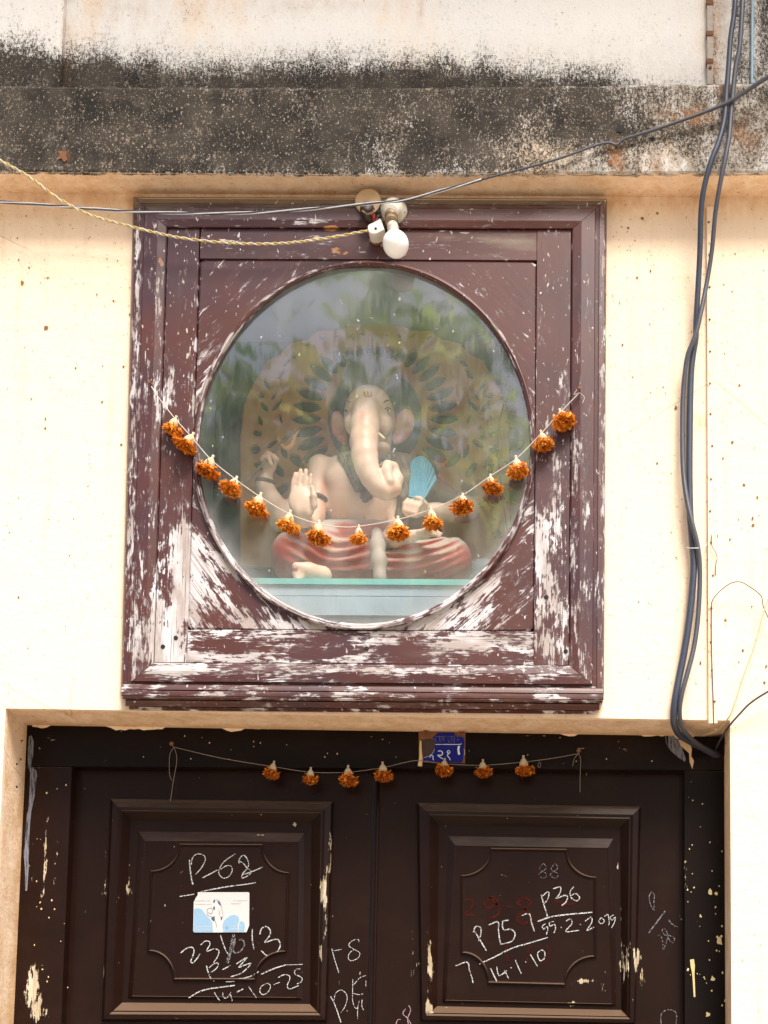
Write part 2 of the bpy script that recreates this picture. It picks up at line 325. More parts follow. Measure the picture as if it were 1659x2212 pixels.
def mould(name, Qo, Qi, prof, mat, parent, res=.008, wearf=None, sides=(0, 1, 2, 3), sub=2):
    """four mitred lengths between an outer and an inner pixel quad; prof = [(t, Y)]"""
    Qo = np.asarray(Qo, float); Qi = np.asarray(Qi, float); out = []
    pr = []
    for (t0, y0), (t1, y1) in zip(prof[:-1], prof[1:]):
        for k in range(sub): pr.append((t0 + (t1 - t0) * k / sub, y0 + (y1 - y0) * k / sub))
    pr.append(prof[-1])
    for s in sides:
        a, b = s, (s + 1) % 4
        L = np.linalg.norm(A(Qo[a], prof[0][1]) - A(Qo[b], prof[0][1])); n = max(2, int(L / res))
        us = np.linspace(0.0006, .9994, n + 1); rows = []
        for t, y in pr:
            pa = Qo[a] * (1 - t) + Qi[a] * t; pb = Qo[b] * (1 - t) + Qi[b] * t
            rows.append(A(pa[None] * (1 - us[:, None]) + pb[None] * us[:, None], y))
        V = np.concatenate(rows); Fc = [f[::-1] for f in gridf(n, len(pr) - 1)]
        px, py = proj(V); ax = 0 if s in (0, 2) else 2
        off = np.repeat([t for t, y in pr], n + 1) * np.linalg.norm(A(Qo[a], 0) - A(Qi[a], 0))
        uv = np.stack([V[:, ax], off], 1) + RNG.uniform(-5, 5, 2)
        out.append(mk(name, V, Fc, mat, parent, False, uv, wearf(px, py) if wearf else None))
    return out
def smooth_path(pts, n=8):
    P = np.asarray(pts, float)
    if len(P) < 3: return np.concatenate([P[:1] + (P[1:] - P[:1]) * k / n for k in range(n + 1)])
    Q = np.concatenate([[2 * P[0] - P[1]], P, [2 * P[-1] - P[-2]]]); out = []
    for i in range(len(P) - 1):
        a, b, c, d = Q[i:i + 4]
        for k in range(n):
            t = k / n; out.append(.5 * (2 * b + (c - a) * t + (2 * a - 5 * b + 4 * c - d) * t * t + (3 * b - a - 3 * c + d) * t ** 3))
    out.append(P[-1]); return np.array(out)
def tube_geo(P, r, sides=8, cap=True):
    P = np.asarray(P, float); n = len(P); r = np.broadcast_to(np.asarray(r, float), (n,))
    Tn = np.gradient(P, axis=0); Tn /= np.linalg.norm(Tn, axis=1)[:, None] + 1e-12
    up = np.array([0, 1.0, 0]) if abs(Tn[0][1]) < .9 else np.array([1.0, 0, 0])
    V = []
    N = np.cross(Tn[0], up); N /= np.linalg.norm(N)
    for i in range(n):
        N = N - Tn[i] * N.dot(Tn[i]); N /= np.linalg.norm(N) + 1e-12; B = np.cross(Tn[i], N)
        for k in range(sides):
            a = 2 * math.pi * k / sides; V.append(P[i] + r[i] * (math.cos(a) * N + math.sin(a) * B))
    Fc = [(i * sides + k, i * sides + (k + 1) % sides, (i + 1) * sides + (k + 1) % sides, (i + 1) * sides + k) for i in range(n - 1) for k in range(sides)]
    if cap: Fc += [tuple(range(sides))[::-1], tuple(range((n - 1) * sides, n * sides))]
    return np.array(V), Fc
def tube(name, pts, r, mat, parent=None, sides=8, n=8, smooth=True):
    P = smooth_path(pts, n); V, Fc = tube_geo(P, r, sides); return mk(name, V, Fc, mat, parent, smooth)
def pts(L, Y, tf=None):
    """pixel control points (optionally read off a study crop) to world; an entry may carry its own Y"""
    out = []
    for p in L:
        q = tf(p) if tf else p; out.append(at(q[0], q[1], p[2] if len(p) > 2 else Y))
    return np.array(out)
def join(parts):
    V, Fc, o = [], [], 0
    for v, f in parts: V.append(np.asarray(v)); Fc += [tuple(i + o for i in g) for g in f]; o += len(v)
    return np.concatenate(V), Fc
def lathe_geo(prof, p0, ax, sides=20, ribs=0, amp=0):
    ax = np.asarray(ax, float); ax = ax / np.linalg.norm(ax); u = np.cross(ax, [.3, .9, .2]); u /= np.linalg.norm(u); v = np.cross(ax, u); V = []
    for t, r in prof:
        for k in range(sides):
            a = 2 * math.pi * k / sides; rr = r * (1 + amp * math.cos(ribs * a)) if ribs else r
            V.append(np.asarray(p0) + ax * t + rr * (math.cos(a) * u + math.sin(a) * v))
    n = len(prof); Fc = [(i * sides + k, i * sides + (k + 1) % sides, (i + 1) * sides + (k + 1) % sides, (i + 1) * sides + k) for i in range(n - 1) for k in range(sides)]
    Fc += [tuple(range(sides))[::-1], tuple(range((n - 1) * sides, n * sides))]
    return np.array(V), Fc
def blob_geo(c, rx, ry, rz, nu=14, nv=9):
    V = [np.array(c) + [0, 0, rz]]
    for j in range(1, nv):
        p = math.pi * j / nv
        for i in range(nu): a = 2 * math.pi * i / nu; V.append(np.array(c) + [rx * math.sin(p) * math.cos(a), ry * math.sin(p) * math.sin(a), rz * math.cos(p)])
    V.append(np.array(c) - [0, 0, rz]); Fc = []
    for i in range(nu):
        Fc.append((0, 1 + i, 1 + (i + 1) % nu)); Fc.append((len(V) - 1, 1 + (nv - 2) * nu + (i + 1) % nu, 1 + (nv - 2) * nu + i))
        for j in range(nv - 2): a = 1 + j * nu; Fc.append((a + i, a + nu + i, a + nu + (i + 1) % nu, a + (i + 1) % nu))
    return np.array(V), Fc
def ribbon_geo(path, w, Y, tf=None, n=6, jit=.12):
    """a drawn stroke lying on the plane y = Y"""
    P = smooth_path([tf(p) if tf else p for p in path], n if len(path) > 2 else 4); Tn = np.gradient(P, axis=0); L = np.linalg.norm(Tn, axis=1)[:, None] + 1e-9; N = np.stack([-Tn[:, 1], Tn[:, 0]], 1) / L
    ww = np.asarray(w) * .5 * (1 + RNG.normal(0, jit, len(P))); ww[0] *= .8; ww[-1] *= .7
    a = A(P + N * ww[:, None], Y); b = A(P - N * ww[:, None], Y); V = np.concatenate([a, b]); k = len(P)
    return V, [(i, i + 1, k + i + 1, k + i) for i in range(k - 1)]
def writing(name, strokes, tf, ws, Y, mat, parent, label=None):
    """strokes = [(width, [points])] in study-crop units"""
    o = mk(name, *join([ribbon_geo(p, w * ws * .64, Y, tf) for w, p in strokes]), mat, parent)
    if label: o['label'] = label
    return o
def poly(name, P, Y, mat, parent, tf=None, th=.0006):
    P = np.array([tf(p) if tf else p for p in P], float); n = len(P); f = A(P, Y); b = f.copy(); b[:, 1] += th
    return mk(name, np.concatenate([f, b]), [tuple(range(n))] + [(i, n + i, n + (i + 1) % n, (i + 1) % n) for i in range(n)], mat, parent)

# ================================================================== the setting
g = mk('street', [(-40, -60, 0), (40, -60, 0), (40, 6, 0), (-40, 6, 0)], [(0, 1, 2, 3)], M['ground']); tag(g, 'dusty concrete street in front of the house', kind='structure')

# ------------------------------------------------------------------ facade
house = thing('house_facade', (0, 0, 0), 'cream plastered house front with a mould-blackened concrete ledge across it', 'building')
LIN = [at(12, 1530, 0), at(1577, 1556, 0)]                  # lintel line, outer edge
XL, XR = LIN[0][0], LIN[1][0]
ZS = at(300, 429, 0)[2] + .012                              # wall meets the soffit
YJ, YD = .122, .152                                         # door frame face, door leaf face
def zlin(x): return LIN[0][2] + (LIN[1][2] - LIN[0][2]) * (x - XL) / (XR - XL)
HX0, HX1, HZ0, HZ1 = -.52, .385, 2.69, 3.735                # niche hole, hidden behind its frame
def wall_attr(V):
    px, py = proj(V)
    dirt_shade = .05 + .30 * np.exp(-np.clip(py - 436, 0, 999) / 38.) + .27 * np.exp(-np.clip(py - 436, 0, 999) / 220.)  # slow falloff paints the soft shade below the ledge into the wall
    dirt_shade += .42 * np.exp(-((px - 290) / 14.) ** 2) * (py > 425) * (py < 1500) * (.55 + .45 * np.sin(py / 47.)) * np.exp(-np.clip(py - 800, 0, 9999) / 300.)
    dirt_shade += .20 * np.exp(-((px - 1316) / 12.) ** 2) * (py > 425) * (py < 1540)
    dirt_shade += .35 * np.exp(-((px - 1521) / 8.) ** 2) * (py > 440) * (py < 1560)
    dirt_shade += .55 * np.exp(-((px - 1508) / 20.) ** 2 - ((py - 910) / 24.) ** 2) + .3 * np.exp(-((px - 262) / 8.) ** 2 - ((py - 1240) / 40.) ** 2)
    dirt_shade += .45 * np.exp(-((py - 1534) / 10.) ** 2) * (px > 20) * (px < 1590) * .6
    dirt_shade += .22 * blobs(px, py, [(90, 620, 90, 70, 1), (1600, 1400, 60, 120, .6), (60, 1000, 70, 120, .5)])
    dirt_shade += .3 * np.exp(-((px - 40) / 14.) ** 2) * (py > 1600)
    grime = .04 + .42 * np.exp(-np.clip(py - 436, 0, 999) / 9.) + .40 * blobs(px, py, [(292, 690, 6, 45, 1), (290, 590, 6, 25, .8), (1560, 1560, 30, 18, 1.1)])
    return dict(dirt_shade=dirt_shade, grime=grime)
def patch(P00, P10, P11, P01, res=.016):
    P00, P10, P11, P01 = map(np.asarray, (P00, P10, P11, P01))
    nu = max(1, int(np.linalg.norm(P10 - P00) / res)); nv = max(1, int(np.linalg.norm(P01 - P00) / res))
    u, v = np.meshgrid(np.linspace(0, 1, nu + 1), np.linspace(0, 1, nv + 1)); u = u[..., None]; v = v[..., None]
    V = ((P00 * (1 - u) + P10 * u) * (1 - v) + (P01 * (1 - u) + P11 * u) * v).reshape(-1, 3)
    return V, gridf(nu, nv)
def rect(x0, x1, z0, z1, res=.016, y=0.0):
    return patch((x0, y, z0), (x1, y, z0), (x1, y, z1), (x0, y, z1), res)
VX0, VX1 = -1.02, .96
wp = [rect(-3.2, VX0, 0, ZS, .2), rect(VX0, XL, 0, ZS), rect(XR, VX1, 0, ZS), rect(VX1, 3.4, 0, ZS, .2),
      patch((XL, 0, zlin(XL)), (HX0, 0, zlin(HX0)), (HX0, 0, ZS), (XL, 0, ZS)), patch((HX1, 0, zlin(HX1)), (XR, 0, zlin(XR)), (XR, 0, ZS), (HX1, 0, ZS)),
      patch((HX0, 0, zlin(HX0)), (HX1, 0, zlin(HX1)), (HX1, 0, HZ0), (HX0, 0, HZ0)), rect(HX0, HX1, HZ1, ZS),
      patch((XL, 0, zlin(XL)), (XR, 0, zlin(XR)), (XR, .30, zlin(XR) + .002), (XL, .30, zlin(XL) + .002)),      # lintel soffit
      patch((XL, 0, 0), (XL, .30, 0), (XL, .30, zlin(XL)), (XL, 0, zlin(XL))), patch((XR, 0, 0), (XR, .30, 0), (XR, .30, zlin(XR)), (XR, 0, zlin(XR)))]
V, Fc = join(wp)
px_, py_ = proj(V)
at_w = wall_attr(V)
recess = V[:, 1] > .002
at_w['dirt_shade'][recess] = .62 + .25 * np.exp(-((V[recess, 1] - .12) / .02) ** 2)  # orange bounce and shade painted into the lintel soffit and reveals
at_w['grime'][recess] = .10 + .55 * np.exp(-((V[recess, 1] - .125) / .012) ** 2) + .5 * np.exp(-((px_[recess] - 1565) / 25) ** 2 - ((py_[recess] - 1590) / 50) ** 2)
mk('wall', V, Fc, M['wall'], house, False, None, at_w)

# ledge: a cast band that stands 82 mm in front of the wall
YL = -.082
lx = np.array([-3.2, -1.02] + list(np.linspace(-1.0, .94, 190)) + [.98, 3.4])
def zline(L, Y):
    w = np.array([at(x, y, Y) for x, y in L]); o = np.argsort(w[:, 0]); return np.interp(lx, w[o, 0], w[o, 2])
zb = zline([(0, 373), (400, 376), (830, 379), (1250, 378), (1659, 376)], YL); zt = zline([(0, 183), (400, 187), (830, 188), (1250, 184), (1659, 178)], YL)
nrows = 26; rows = []
for k in range(nrows + 1):
    t = k / nrows; z = zt * (1 - t) + zb * t; y = np.full(len(lx), YL) + (.004 if k in (0, nrows) else 0)
    rows.append(np.stack([lx, y, z + (RNG.normal(0, .0016, len(lx)) if k in (0, nrows) else 0)], 1))
led = np.concatenate(rows); ledF = gridf(len(lx) - 1, nrows)
top = np.stack([lx, np.full(len(lx), .10), zt + .01], 1)
o0 = len(led); led = np.concatenate([top, led]); n = len(lx); ledF = gridf(n - 1, 0) + [tuple(i + n for i in f) for f in ledF] + [(i, i + 1, n + i + 1, n + i) for i in range(n - 1)]
px, py = proj(led)
mold = .97 - .20 * np.clip((px - 900) / 300., 0, 1) - .24 * np.clip((px - 1150) / 350., 0, 1)
mold += blobs(px, py, [(1480, 300, 60, 40, .15), (1330, 260, 90, 60, .2), (1000, 300, 70, 60, .1), (1130, 330, 130, 40, -.25), (1500, 340, 200, 40, -.18), (1450, 215, 70, 30, -.15), (840, 345, 40, 50, -.25), (880, 250, 50, 40, -.2), (1250, 345, 90, 30, -.2), (1620, 260, 60, 60, .05)])
mold -= .5 * np.exp(-np.clip(374 - py, 0, 999) / 4.) + .25 * np.exp(-np.clip(py - 184, 0, 99) / 3.)
rust = blobs(px, py, [(1330, 345, 14, 30, .8), (1420, 350, 25, 22, .6), (1500, 250, 60, 20, .5), (1560, 195, 20, 12, .7), (1600, 290, 50, 30, .35), (140, 335, 10, 12, .5)])
mk('ledge', led, ledF, M['mold'], house, False, None, dict(mold=mold, rust=rust, soil=np.clip(.55 + .35 * (px > 1000), 0, .95)))
V, Fc = join([patch((a, YL, z0), (b, YL, z1), (b, .001, ZS + .001), (a, .001, ZS + .001), .016) for a, b, z0, z1 in [(lx[i], lx[i + 1], zb[i] + .001, zb[i + 1] + .001) for i in range(1, len(lx) - 2, 6)] if False] +
             [patch((-1.02, YL, zb[1] + .001), (.98, YL, zb[-2] + .001), (.98, .001, ZS), (-1.02, .001, ZS), .012), patch((-3.2, YL, zb[0]), (-1.02, YL, zb[1]), (-1.02, .001, ZS), (-3.2, .001, ZS), .3), patch((.98, YL, zb[-2]), (3.4, YL, zb[-1]), (3.4, .001, ZS), (.98, .001, ZS), .3)])
# follow the sagging lower edge
fr_ = np.clip(-V[:, 1] / -YL, 0, 1); V[:, 2] += (np.interp(V[:, 0], lx, zb) + .001 - (zb[1] + (zb[-2] - zb[1]) * (V[:, 0] + 1.02) / 2.0)) * fr_ * (np.abs(V[:, 0]) < 1.02)
a = dict(dirt_shade=.52 + .2 * np.exp(-np.abs(V[:, 1]) / .02), grime=.12 + .55 * np.exp(-np.abs(V[:, 1] - YL) / .010))  # underside of the ledge: warm shade painted into the plaster colour
mk('soffit', V, Fc, M['wall'], house, False, None, a)
# wall above the ledge
def upper_attr(V):
    px, py = proj(V)
    yb = np.interp(px, [0, 60, 128, 140, 250, 420, 600, 900, 1050, 1300, 1450, 1530, 1659], [92, 104, 118, 112, 122, 138, 136, 134, 140, 160, 205, 230, 250])
    m = .5 + np.where(py > yb, (py - yb) / 90., (py - yb) / 120.); m = np.clip(m, .04, .97)
    m = np.where(px > 1534, .50 + .1 * np.sin(px / 9.) - .25 * ((px > 1541) & (px < 1585)), m)
    r = .55 * np.exp(-((px - 138) / 14.) ** 2) * (px > 134) * np.exp(-np.clip(py - 90, 0, 99) / 40.) + blobs(px, py, [(905, 25, 6, 40, .9), (1545, 60, 12, 90, .7), (1543, 150, 8, 30, .6), (700, 10, 200, 20, .25), (300, 20, 150, 50, .2)])
    return dict(mold=m, rust=r, soil=np.where(px > 1530, .55, .04 + .3 * np.clip((py - 60) / 120., 0, 1)))
ZT = 6.2; z0 = zt.min() - .02
V, Fc = join([rect(-1.02, .98, z0, 4.38, .013, .0), rect(-3.2, .98, 4.38, ZT, .3, .0), rect(-3.2, -1.02, z0, 4.38, .3, .0), rect(.98, 3.4, z0, ZT, .3, .0)])
mk('upper_wall', V, Fc, M['mold'], house, False, None, upper_attr(V))
xp = at(133, 90, -.022)[0]
V, Fc = join([rect(-1.02, xp - .004, z0, 4.4, .013, -.022), patch((xp - .004, -.022, z0), (xp, -.018, z0), (xp, -.018, 4.4), (xp - .004, -.022, 4.4), .013), patch((xp, -.018, z0), (xp, .003, z0), (xp, .003, 4.4), (xp, -.018, 4.4), .013), rect(-3.2, -1.02, z0, ZT, .3, -.022)])
mk('pilaster', V, Fc, M['mold'], house, False, None, upper_attr(V))
# eaves of the storey above, out of the picture: they shade the top of the facade
mk('eaves', [(x, y, z) for z in (5.75, 5.95) for y in (-1.02, .1) for x in (-3.2, 3.4)], [(0, 1, 3, 2), (4, 6, 7, 5), (0, 4, 5, 1), (2, 3, 7, 6), (0, 2, 6, 4), (1, 5, 7, 3)], plain('eaves_plaster', (.6, .5, .36), .9), house)
# old fixing holes and stains on the ledge and wall: small irregular chips
def chips(name, L, Y, mat, parent):
    parts = []
    for x, y, r in L:
        n = random.randint(7, 10); c = at(x, y, Y); ring = []
        for k in range(n):
            a = 2 * math.pi * k / n; rr = r * .00107 * random.uniform(.45, 1.15); ring.append(c + np.array([rr * math.cos(a), 0, rr * 1.3 * math.sin(a)]))
        parts.append((np.array([c + np.array([0, -.0004, 0])] + ring), [(0, 1 + k, 1 + (k + 1) % n) for k in range(n)]))
    o = mk(name, *join(parts), mat, parent); tag(o, kind='stuff'); return o
spots = [(48, 610, 8), (99, 707, 11), (63, 578, 4), (103, 600, 4), (245, 650, 4), (280, 680, 5), (280, 679, 3), (321, 670, 4), (318, 705, 6), (163, 795, 5), (181, 823, 3), (267, 792, 5), (220, 868, 4), (97, 925, 6), (98, 905, 4), (262, 960, 4), (290, 600, 4), (254, 563, 3), (1388, 472, 5), (1357, 492, 4), (1420, 460, 4), (1372, 520, 4), (1405, 585, 4), (1376, 600, 4), (1344, 745, 5), (1460, 880, 5), (1404, 700, 3), (1562, 990, 5), (1597, 832, 5), (1582, 955, 5), (1607, 1047, 5), (1636, 1074, 4), (1577, 1165, 5), (1626, 1120, 6), (1627, 1135, 6), (1548, 1160, 5), (1596, 1430, 4), (1624, 1310, 4), (1567, 1340, 6), (1605, 1405, 5), (1655, 1440, 4), (1513, 1432, 4), (1545, 1575, 4), (1651, 1475, 4), (1420, 1000, 3), (1450, 1150, 3), (40, 1290, 4), (20, 1150, 3), (1380, 1300, 3), (1310, 1640, 3), (60, 1400, 3), (190, 1050, 3), (150, 1200, 3)]
spots += [(random.uniform(5, 285), random.triangular(450, 1450, 520), random.uniform(.9, 2.6)) for _ in range(110)] + [(random.uniform(1318, 1655), random.triangular(450, 1500, 560), random.uniform(.9, 2.6)) for _ in range(120)]
chips('rust_spot', [(x, y, r * random.uniform(.5, .8)) for x, y, r in spots], -.0014, M['flake'], house)
chips('fixing_hole', [(1340, 278, 9), (1408, 300, 6), (1331, 318, 4), (1538, 275, 5), (802, 306, 7), (141, 292, 6), (797, 312, 5)], YL - .002, M['hole'], house)
chips('rust_patch', [(135, 335, 13), (1318, 352, 6)], YL - .002, M['rust'], house)
chips('reveal_spot', [(37, 1650, 3), (45, 1640, 3), (36, 1700, 3), (47, 1600, 3)], .03, M['hole'], house)

# ================================================================== the framed niche
QO = [(290, 427), (1309, 431), (1303, 1497), (262, 1490)]; QM = [(363, 493), (1234, 496.5), (1228.6, 1437), (333, 1431)]
QI = [(431.4, 559), (1160, 562.7), (1153, 1364.6), (405.3, 1360)]
YF = -.034
window = thing('niche_window', (-.07, 0, 2.6), 'square wooden window frame with a round pane and flaking maroon paint', 'window')
WEAR = [(352, 850, 30, 60, .42), (345, 720, 9, 60, .3), (340, 660, 8, 30, .25), (418, 880, 9, 150, .42), (425, 640, 6, 60, .3), (470, 790, 34, 60, .33), (500, 740, 34, 30, .25), (445, 860, 22, 50, .38),
        (385, 1310, 42, 130, .62), (400, 1180, 18, 80, .40), (352, 1400, 40, 60, .35), (450, 1270, 55, 70, .40), (480, 1200, 60, 60, .28), (560, 1330, 90, 30, .35), (420, 1200, 22, 60, .3),
        (560, 1380, 150, 22, .42), (900, 1380, 190, 20, .48), (480, 1420, 100, 18, .44), (760, 1422, 200, 18, .42), (1060, 1400, 90, 34, .32), (500, 1398, 70, 18, -.25), (690, 1402, 45, 24, -.55), (880, 1405, 42, 26, -.6), (1030, 1385, 60, 14, .25),
        (1190, 1310, 36, 120, .48), (1172, 1180, 26, 90, .36), (1205, 1050, 26, 80, .30), (1178, 980, 10, 60, .3), (1160, 760, 4, 120, .35), (1185, 1400, 40, 30, .3), (1250, 980, 16, 60, .3), (1262, 1100, 14, 40, .3), (1222, 900, 10, 90, .28), (1238, 1150, 10, 160, .25),
        (1060, 1270, 60, 55, .30), (960, 1330, 95, 28, .50), (1140, 1130, 20, 40, .35), (1010, 1300, 60, 40, .35), (900, 1350, 100, 14, .45), (650, 1350, 100, 12, .4),
        (330, 1330, 26, 80, .38), (310, 1410, 40, 40, .40), (300, 880, 14, 90, .30), (285, 1150, 10, 300, .30), (1300, 600, 7, 250, .42), (1302, 1000, 7, 300, .35), (1250, 1410, 30, 40, .35), (1180, 1465, 60, 12, .35), (700, 1447, 300, 9, .42), (1080, 1447, 120, 9, .35), (420, 1447, 80, 9, .4), (590, 1465, 40, 14, .34), (980, 1462, 40, 16, .3),
        (300, 470, 5, 80, .5), (297, 640, 5, 160, .55), (650, 478, 60, 8, .45), (700, 528, 22, 14, .42), (820, 475, 30, 8, .32), (1000, 506, 80, 7, .34), (1195, 505, 20, 10, .4), (1060, 475, 30, 5, .4), (1190, 640, 60, 80, -.1), (390, 540, 30, 40, -.1)]
AMB = [(715, 492, 18, 8, .6), (860, 468, 60, 14, .40), (730, 545, 40, 20, .36), (860, 540, 40, 26, .40), (810, 520, 30, 14, .35), (345, 570, 14, 30, .38), (330, 500, 20, 16, .3), (390, 590, 6, 20, .4), (790, 500, 90, 6, .3)]
def wear(px, py):
    w = .13 + .09 * np.clip((py - 700) / 500., 0, 1) + .04 * (px < 440) + .76 * blobs(px, py, WEAR)
    dust = .05 + .62 * np.exp(-np.clip(py - 432, 0, 999) / 42.) + blobs(px, py, [(1110, 530, 80, 26, .42), (1000, 515, 90, 14, .3), (680, 420, 500, 30, .1), (940, 545, 40, 20, .25), (830, 545, 60, 20, .25), (1200, 560, 40, 20, .2), (1100, 600, 40, 14, .25)])
    dust += .22 * np.clip((py - 1440) / 40., 0, 1)
    return dict(wear=w, dust=dust, amber=.06 + 1.35 * blobs(px, py, AMB))
mould('moulding_board', QO, QM, [(-.03, .002), (0, -.020), (.04, -.026), (.18, -.028), (.20, -.0265), (.30, -.0265), (.32, -.034), (.70, -.036), (.94, -.033), (.98, -.030), (1, -.020)], M['frame'], window, .007, wear)
def inset(q, l=0, t=0, r=0, b=0): q = np.array(q, float); return np.array([q[0] + (l, t), q[1] + (-r, t), q[2] + (-r, -b), q[3] + (l, -b)])
g_ = .9
board('stile', [QM[0], (QI[0][0], QM[0][1]), (QI[3][0] + .3 - 2.2, QM[3][1]), QM[3]], YF + .006, .03, M['frame'], window, 'v', .006, wear)
board('stile', [(QI[1][0], QM[1][1]), QM[1], QM[2], (QI[2][0] - .3, QM[2][1])], YF + .006, .03, M['frame'], window, 'v', .006, wear)
board('rail', [(QI[0][0] + 2.2, QM[0][1] + .2), (QI[1][0], QM[1][1]), QI[1], QI[0]], YF + .007, .03, M['frame'], window, 'h', .006, wear)
board('rail', [QI[3], QI[2], (QI[2][0] - .3, QM[2][1]), (QI[3][0] - 1.9, QM[3][1] + .3)], YF + .007, .03, M['frame'], window, 'h', .006, wear)
# corner panels round the oval opening
EA, EB = .4865, .4835
def ell(th, k=1.0, dpx=0.0):
    """unit-square coordinates of the oval; dpx grows it in pixels"""
    return .5 + (EA * k + dpx / 738.) * np.cos(th), .5 + (EB * k + dpx / 802.) * np.sin(th)
for qn, (t0, grain) in enumerate(((0, 42), (90, -54), (180, 50), (270, -45))):         # BR, BL, TL, TR (v runs down)
    th = np.radians(np.linspace(t0 + .4, t0 + 89.6, 76)); nr = 30
    eu, ev = ell(th, 1, 2.0); cu, cv = np.cos(th), np.sin(th)
    sc = .4985 / np.maximum(np.abs(cu), np.abs(cv)); bu, bv = .5 + cu * sc, .5 + cv * sc
    rows = []
    for k in range(nr + 1):
        t = k / nr; rows.append(A(quad(QI, eu * (1 - t) + bu * t, ev * (1 - t) + bv * t), YF + .010 + (.002 if k == nr else 0)))
    V = np.concatenate(rows); px, py = proj(V); a = math.radians(grain)
    uv = np.stack([V[:, 0] * math.cos(a) + V[:, 2] * math.sin(a), -V[:, 0] * math.sin(a) + V[:, 2] * math.cos(a)], 1) + RNG.uniform(-5, 5, 2)
    mk('corner_panel', V, gridf(len(th) - 1, nr), M['frame'], window, False, uv, wear(px, py))
# bead round the pane
TH = np.radians(np.linspace(0, 360, 241)); rows = []; prof = [(12.5, YF + .012), (11.5, YF + .003), (9, YF - .002), (6, YF - .002), (4.5, YF + .001), (2.5, YF), (0, YF + .003), (-1.5, YF + .008), (-2, YF + .014), (-2, .020)]
for dp, y in prof: rows.append(A(quad(QI, *ell(TH, 1, dp)), y))
V = np.concatenate(rows); px, py = proj(V)
def ringwear(px, py):
    w = wear(px, py); deg = np.degrees(np.arctan2(py - 962, px - 787)) % 360        # 90 = bottom
    k = np.interp(deg, [0, 20, 45, 70, 110, 150, 180, 215, 250, 270, 300, 330, 345, 360], [.44, .44, .50, .56, .56, .50, .46, .46, .44, .30, .14, .26, .42, .44])
    w['wear'] = k; w['dust'] = w['dust'] * .3; return w
L = np.tile(np.cumsum(np.full(len(TH), .0095)), len(prof))
mk('bead', V, gridf(240, len(prof) - 1), M['frame'], window, True, np.stack([L, np.repeat(np.linspace(0, .03, len(prof)), 241)], 1), ringwear(px, py))
# pane
YG = YF + .011
rr = np.concatenate([np.linspace(0, .9, 10), np.linspace(.92, 1.002, 8)]); rows = [A(quad(QI, *ell(TH[:-1], k)), YG) for k in rr]; V = np.concatenate(rows); n = 240
Fc = [(j * n + i, j * n + (i + 1) % n, (j + 1) * n + (i + 1) % n, (j + 1) * n + i) for j in range(len(rr) - 1) for i in range(n)]
edge = np.repeat(np.clip((rr - .88) / .12, 0, 1) ** 2, n); px, py = proj(V)
edge = edge * np.clip((py - 900) / 300., .2, 1.2) + .35 * blobs(px, py, [(1000, 1180, 200, 180, 1), (620, 1230, 180, 120, .8), (780, 960, 160, 200, .4)])
mk('glass_pane', V, Fc, M['glass'], window, True, None, dict(edge=edge))
mould('backing', [(300, 440), (1300, 442), (1292, 1485), (280, 1480)], [(450, 580), (1140, 580), (1135, 1345), (425, 1340)], [(0, .004), (1, .004)], M['hole'], window, .2)
# stepped sill moulding under the frame
steps = [(1490, 1478, -.040, -.036), (1503, 1491.5, -.048, -.047), (1510, 1504, -.046, -.050), (1525, 1511.5, -.030, -.040), (1534.5, 1526, -.010, -.020)]
def sill(name, yb_, yt_, Yb, Yt, l, r):
    q = [(l, yt_), (r, yt_ + 8.5), (r, yb_ + 8.5), (l, yb_)]; q = np.array(q, float); n = 130
    us = np.linspace(0, 1, n + 1); rows = []
    for t, Y in ((0, .003), (0, Yt), (.12, Yt - .0016), (.5, (Yt + Yb) / 2 - .0015), (.9, Yb - .0008), (1, Yb), (1, .003)):
        rows.append(A(quad(q, us, np.full_like(us, t)), Y))
    V = np.concatenate(rows); px, py = proj(V)
    w = wear(px, py); w['wear'] = .24 + .20 * np.sin(px / 23.) * np.sin(px / 61. + yb_) + .12 * (yb_ > 1530) + .1 * (yb_ < 1505) * (yb_ > 1500); w['dust'] = np.full(len(px), .38)
    Fc = gridf(n, len(rows) - 1); ends = [[k * (n + 1) for k in range(len(rows))], [k * (n + 1) + n for k in range(len(rows))]]
    mk(name, V, Fc + [tuple(e) for e in ends], M['frame'], window, False, np.stack([V[:, 0], V[:, 2]], 1) + RNG.uniform(-4, 4, 2), w)
for i, (b_, t_, Yb, Yt) in enumerate(steps): sill('sill_moulding', b_, t_, Yb, Yt, 263 + [0, -1, 2, 8, 16][i], 1303 - [0, -1, 2, 8, 16][i])
# painted-over plaster edge at the left and top of the frame
board('plaster_edge', [(289, 427), (298, 432), (272, 1494), (259, 1494)], -.010, .013, M['plaster'], window, 'v', .02)
board('plaster_edge', [(299, 427.5), (1309, 431.5), (1309, 436), (302, 440)], -.024, .027, M['plaster'], window, 'h', .02)
# nails in the stiles
for x, y in ((380, 1378), (352, 1397), (1222, 1407), (1180, 1290), (792, 1401)):
    c = at(x, y, YF + .006); mk('nail_head', *lathe_geo([(-.001, .005), (.0012, .005), (.0016, .003)], c, (0, -1, 0), 10), M['hole'], window)
for x, y in ((327, 835), (1252, 848)):
    c = at(x, y, YF); mk('garland_nail', *lathe_geo([(-.01, .0018), (.016, .0018), (.0162, .004), (.0175, .004)], c, (0, -1, .15), 8), M['rust'], window)
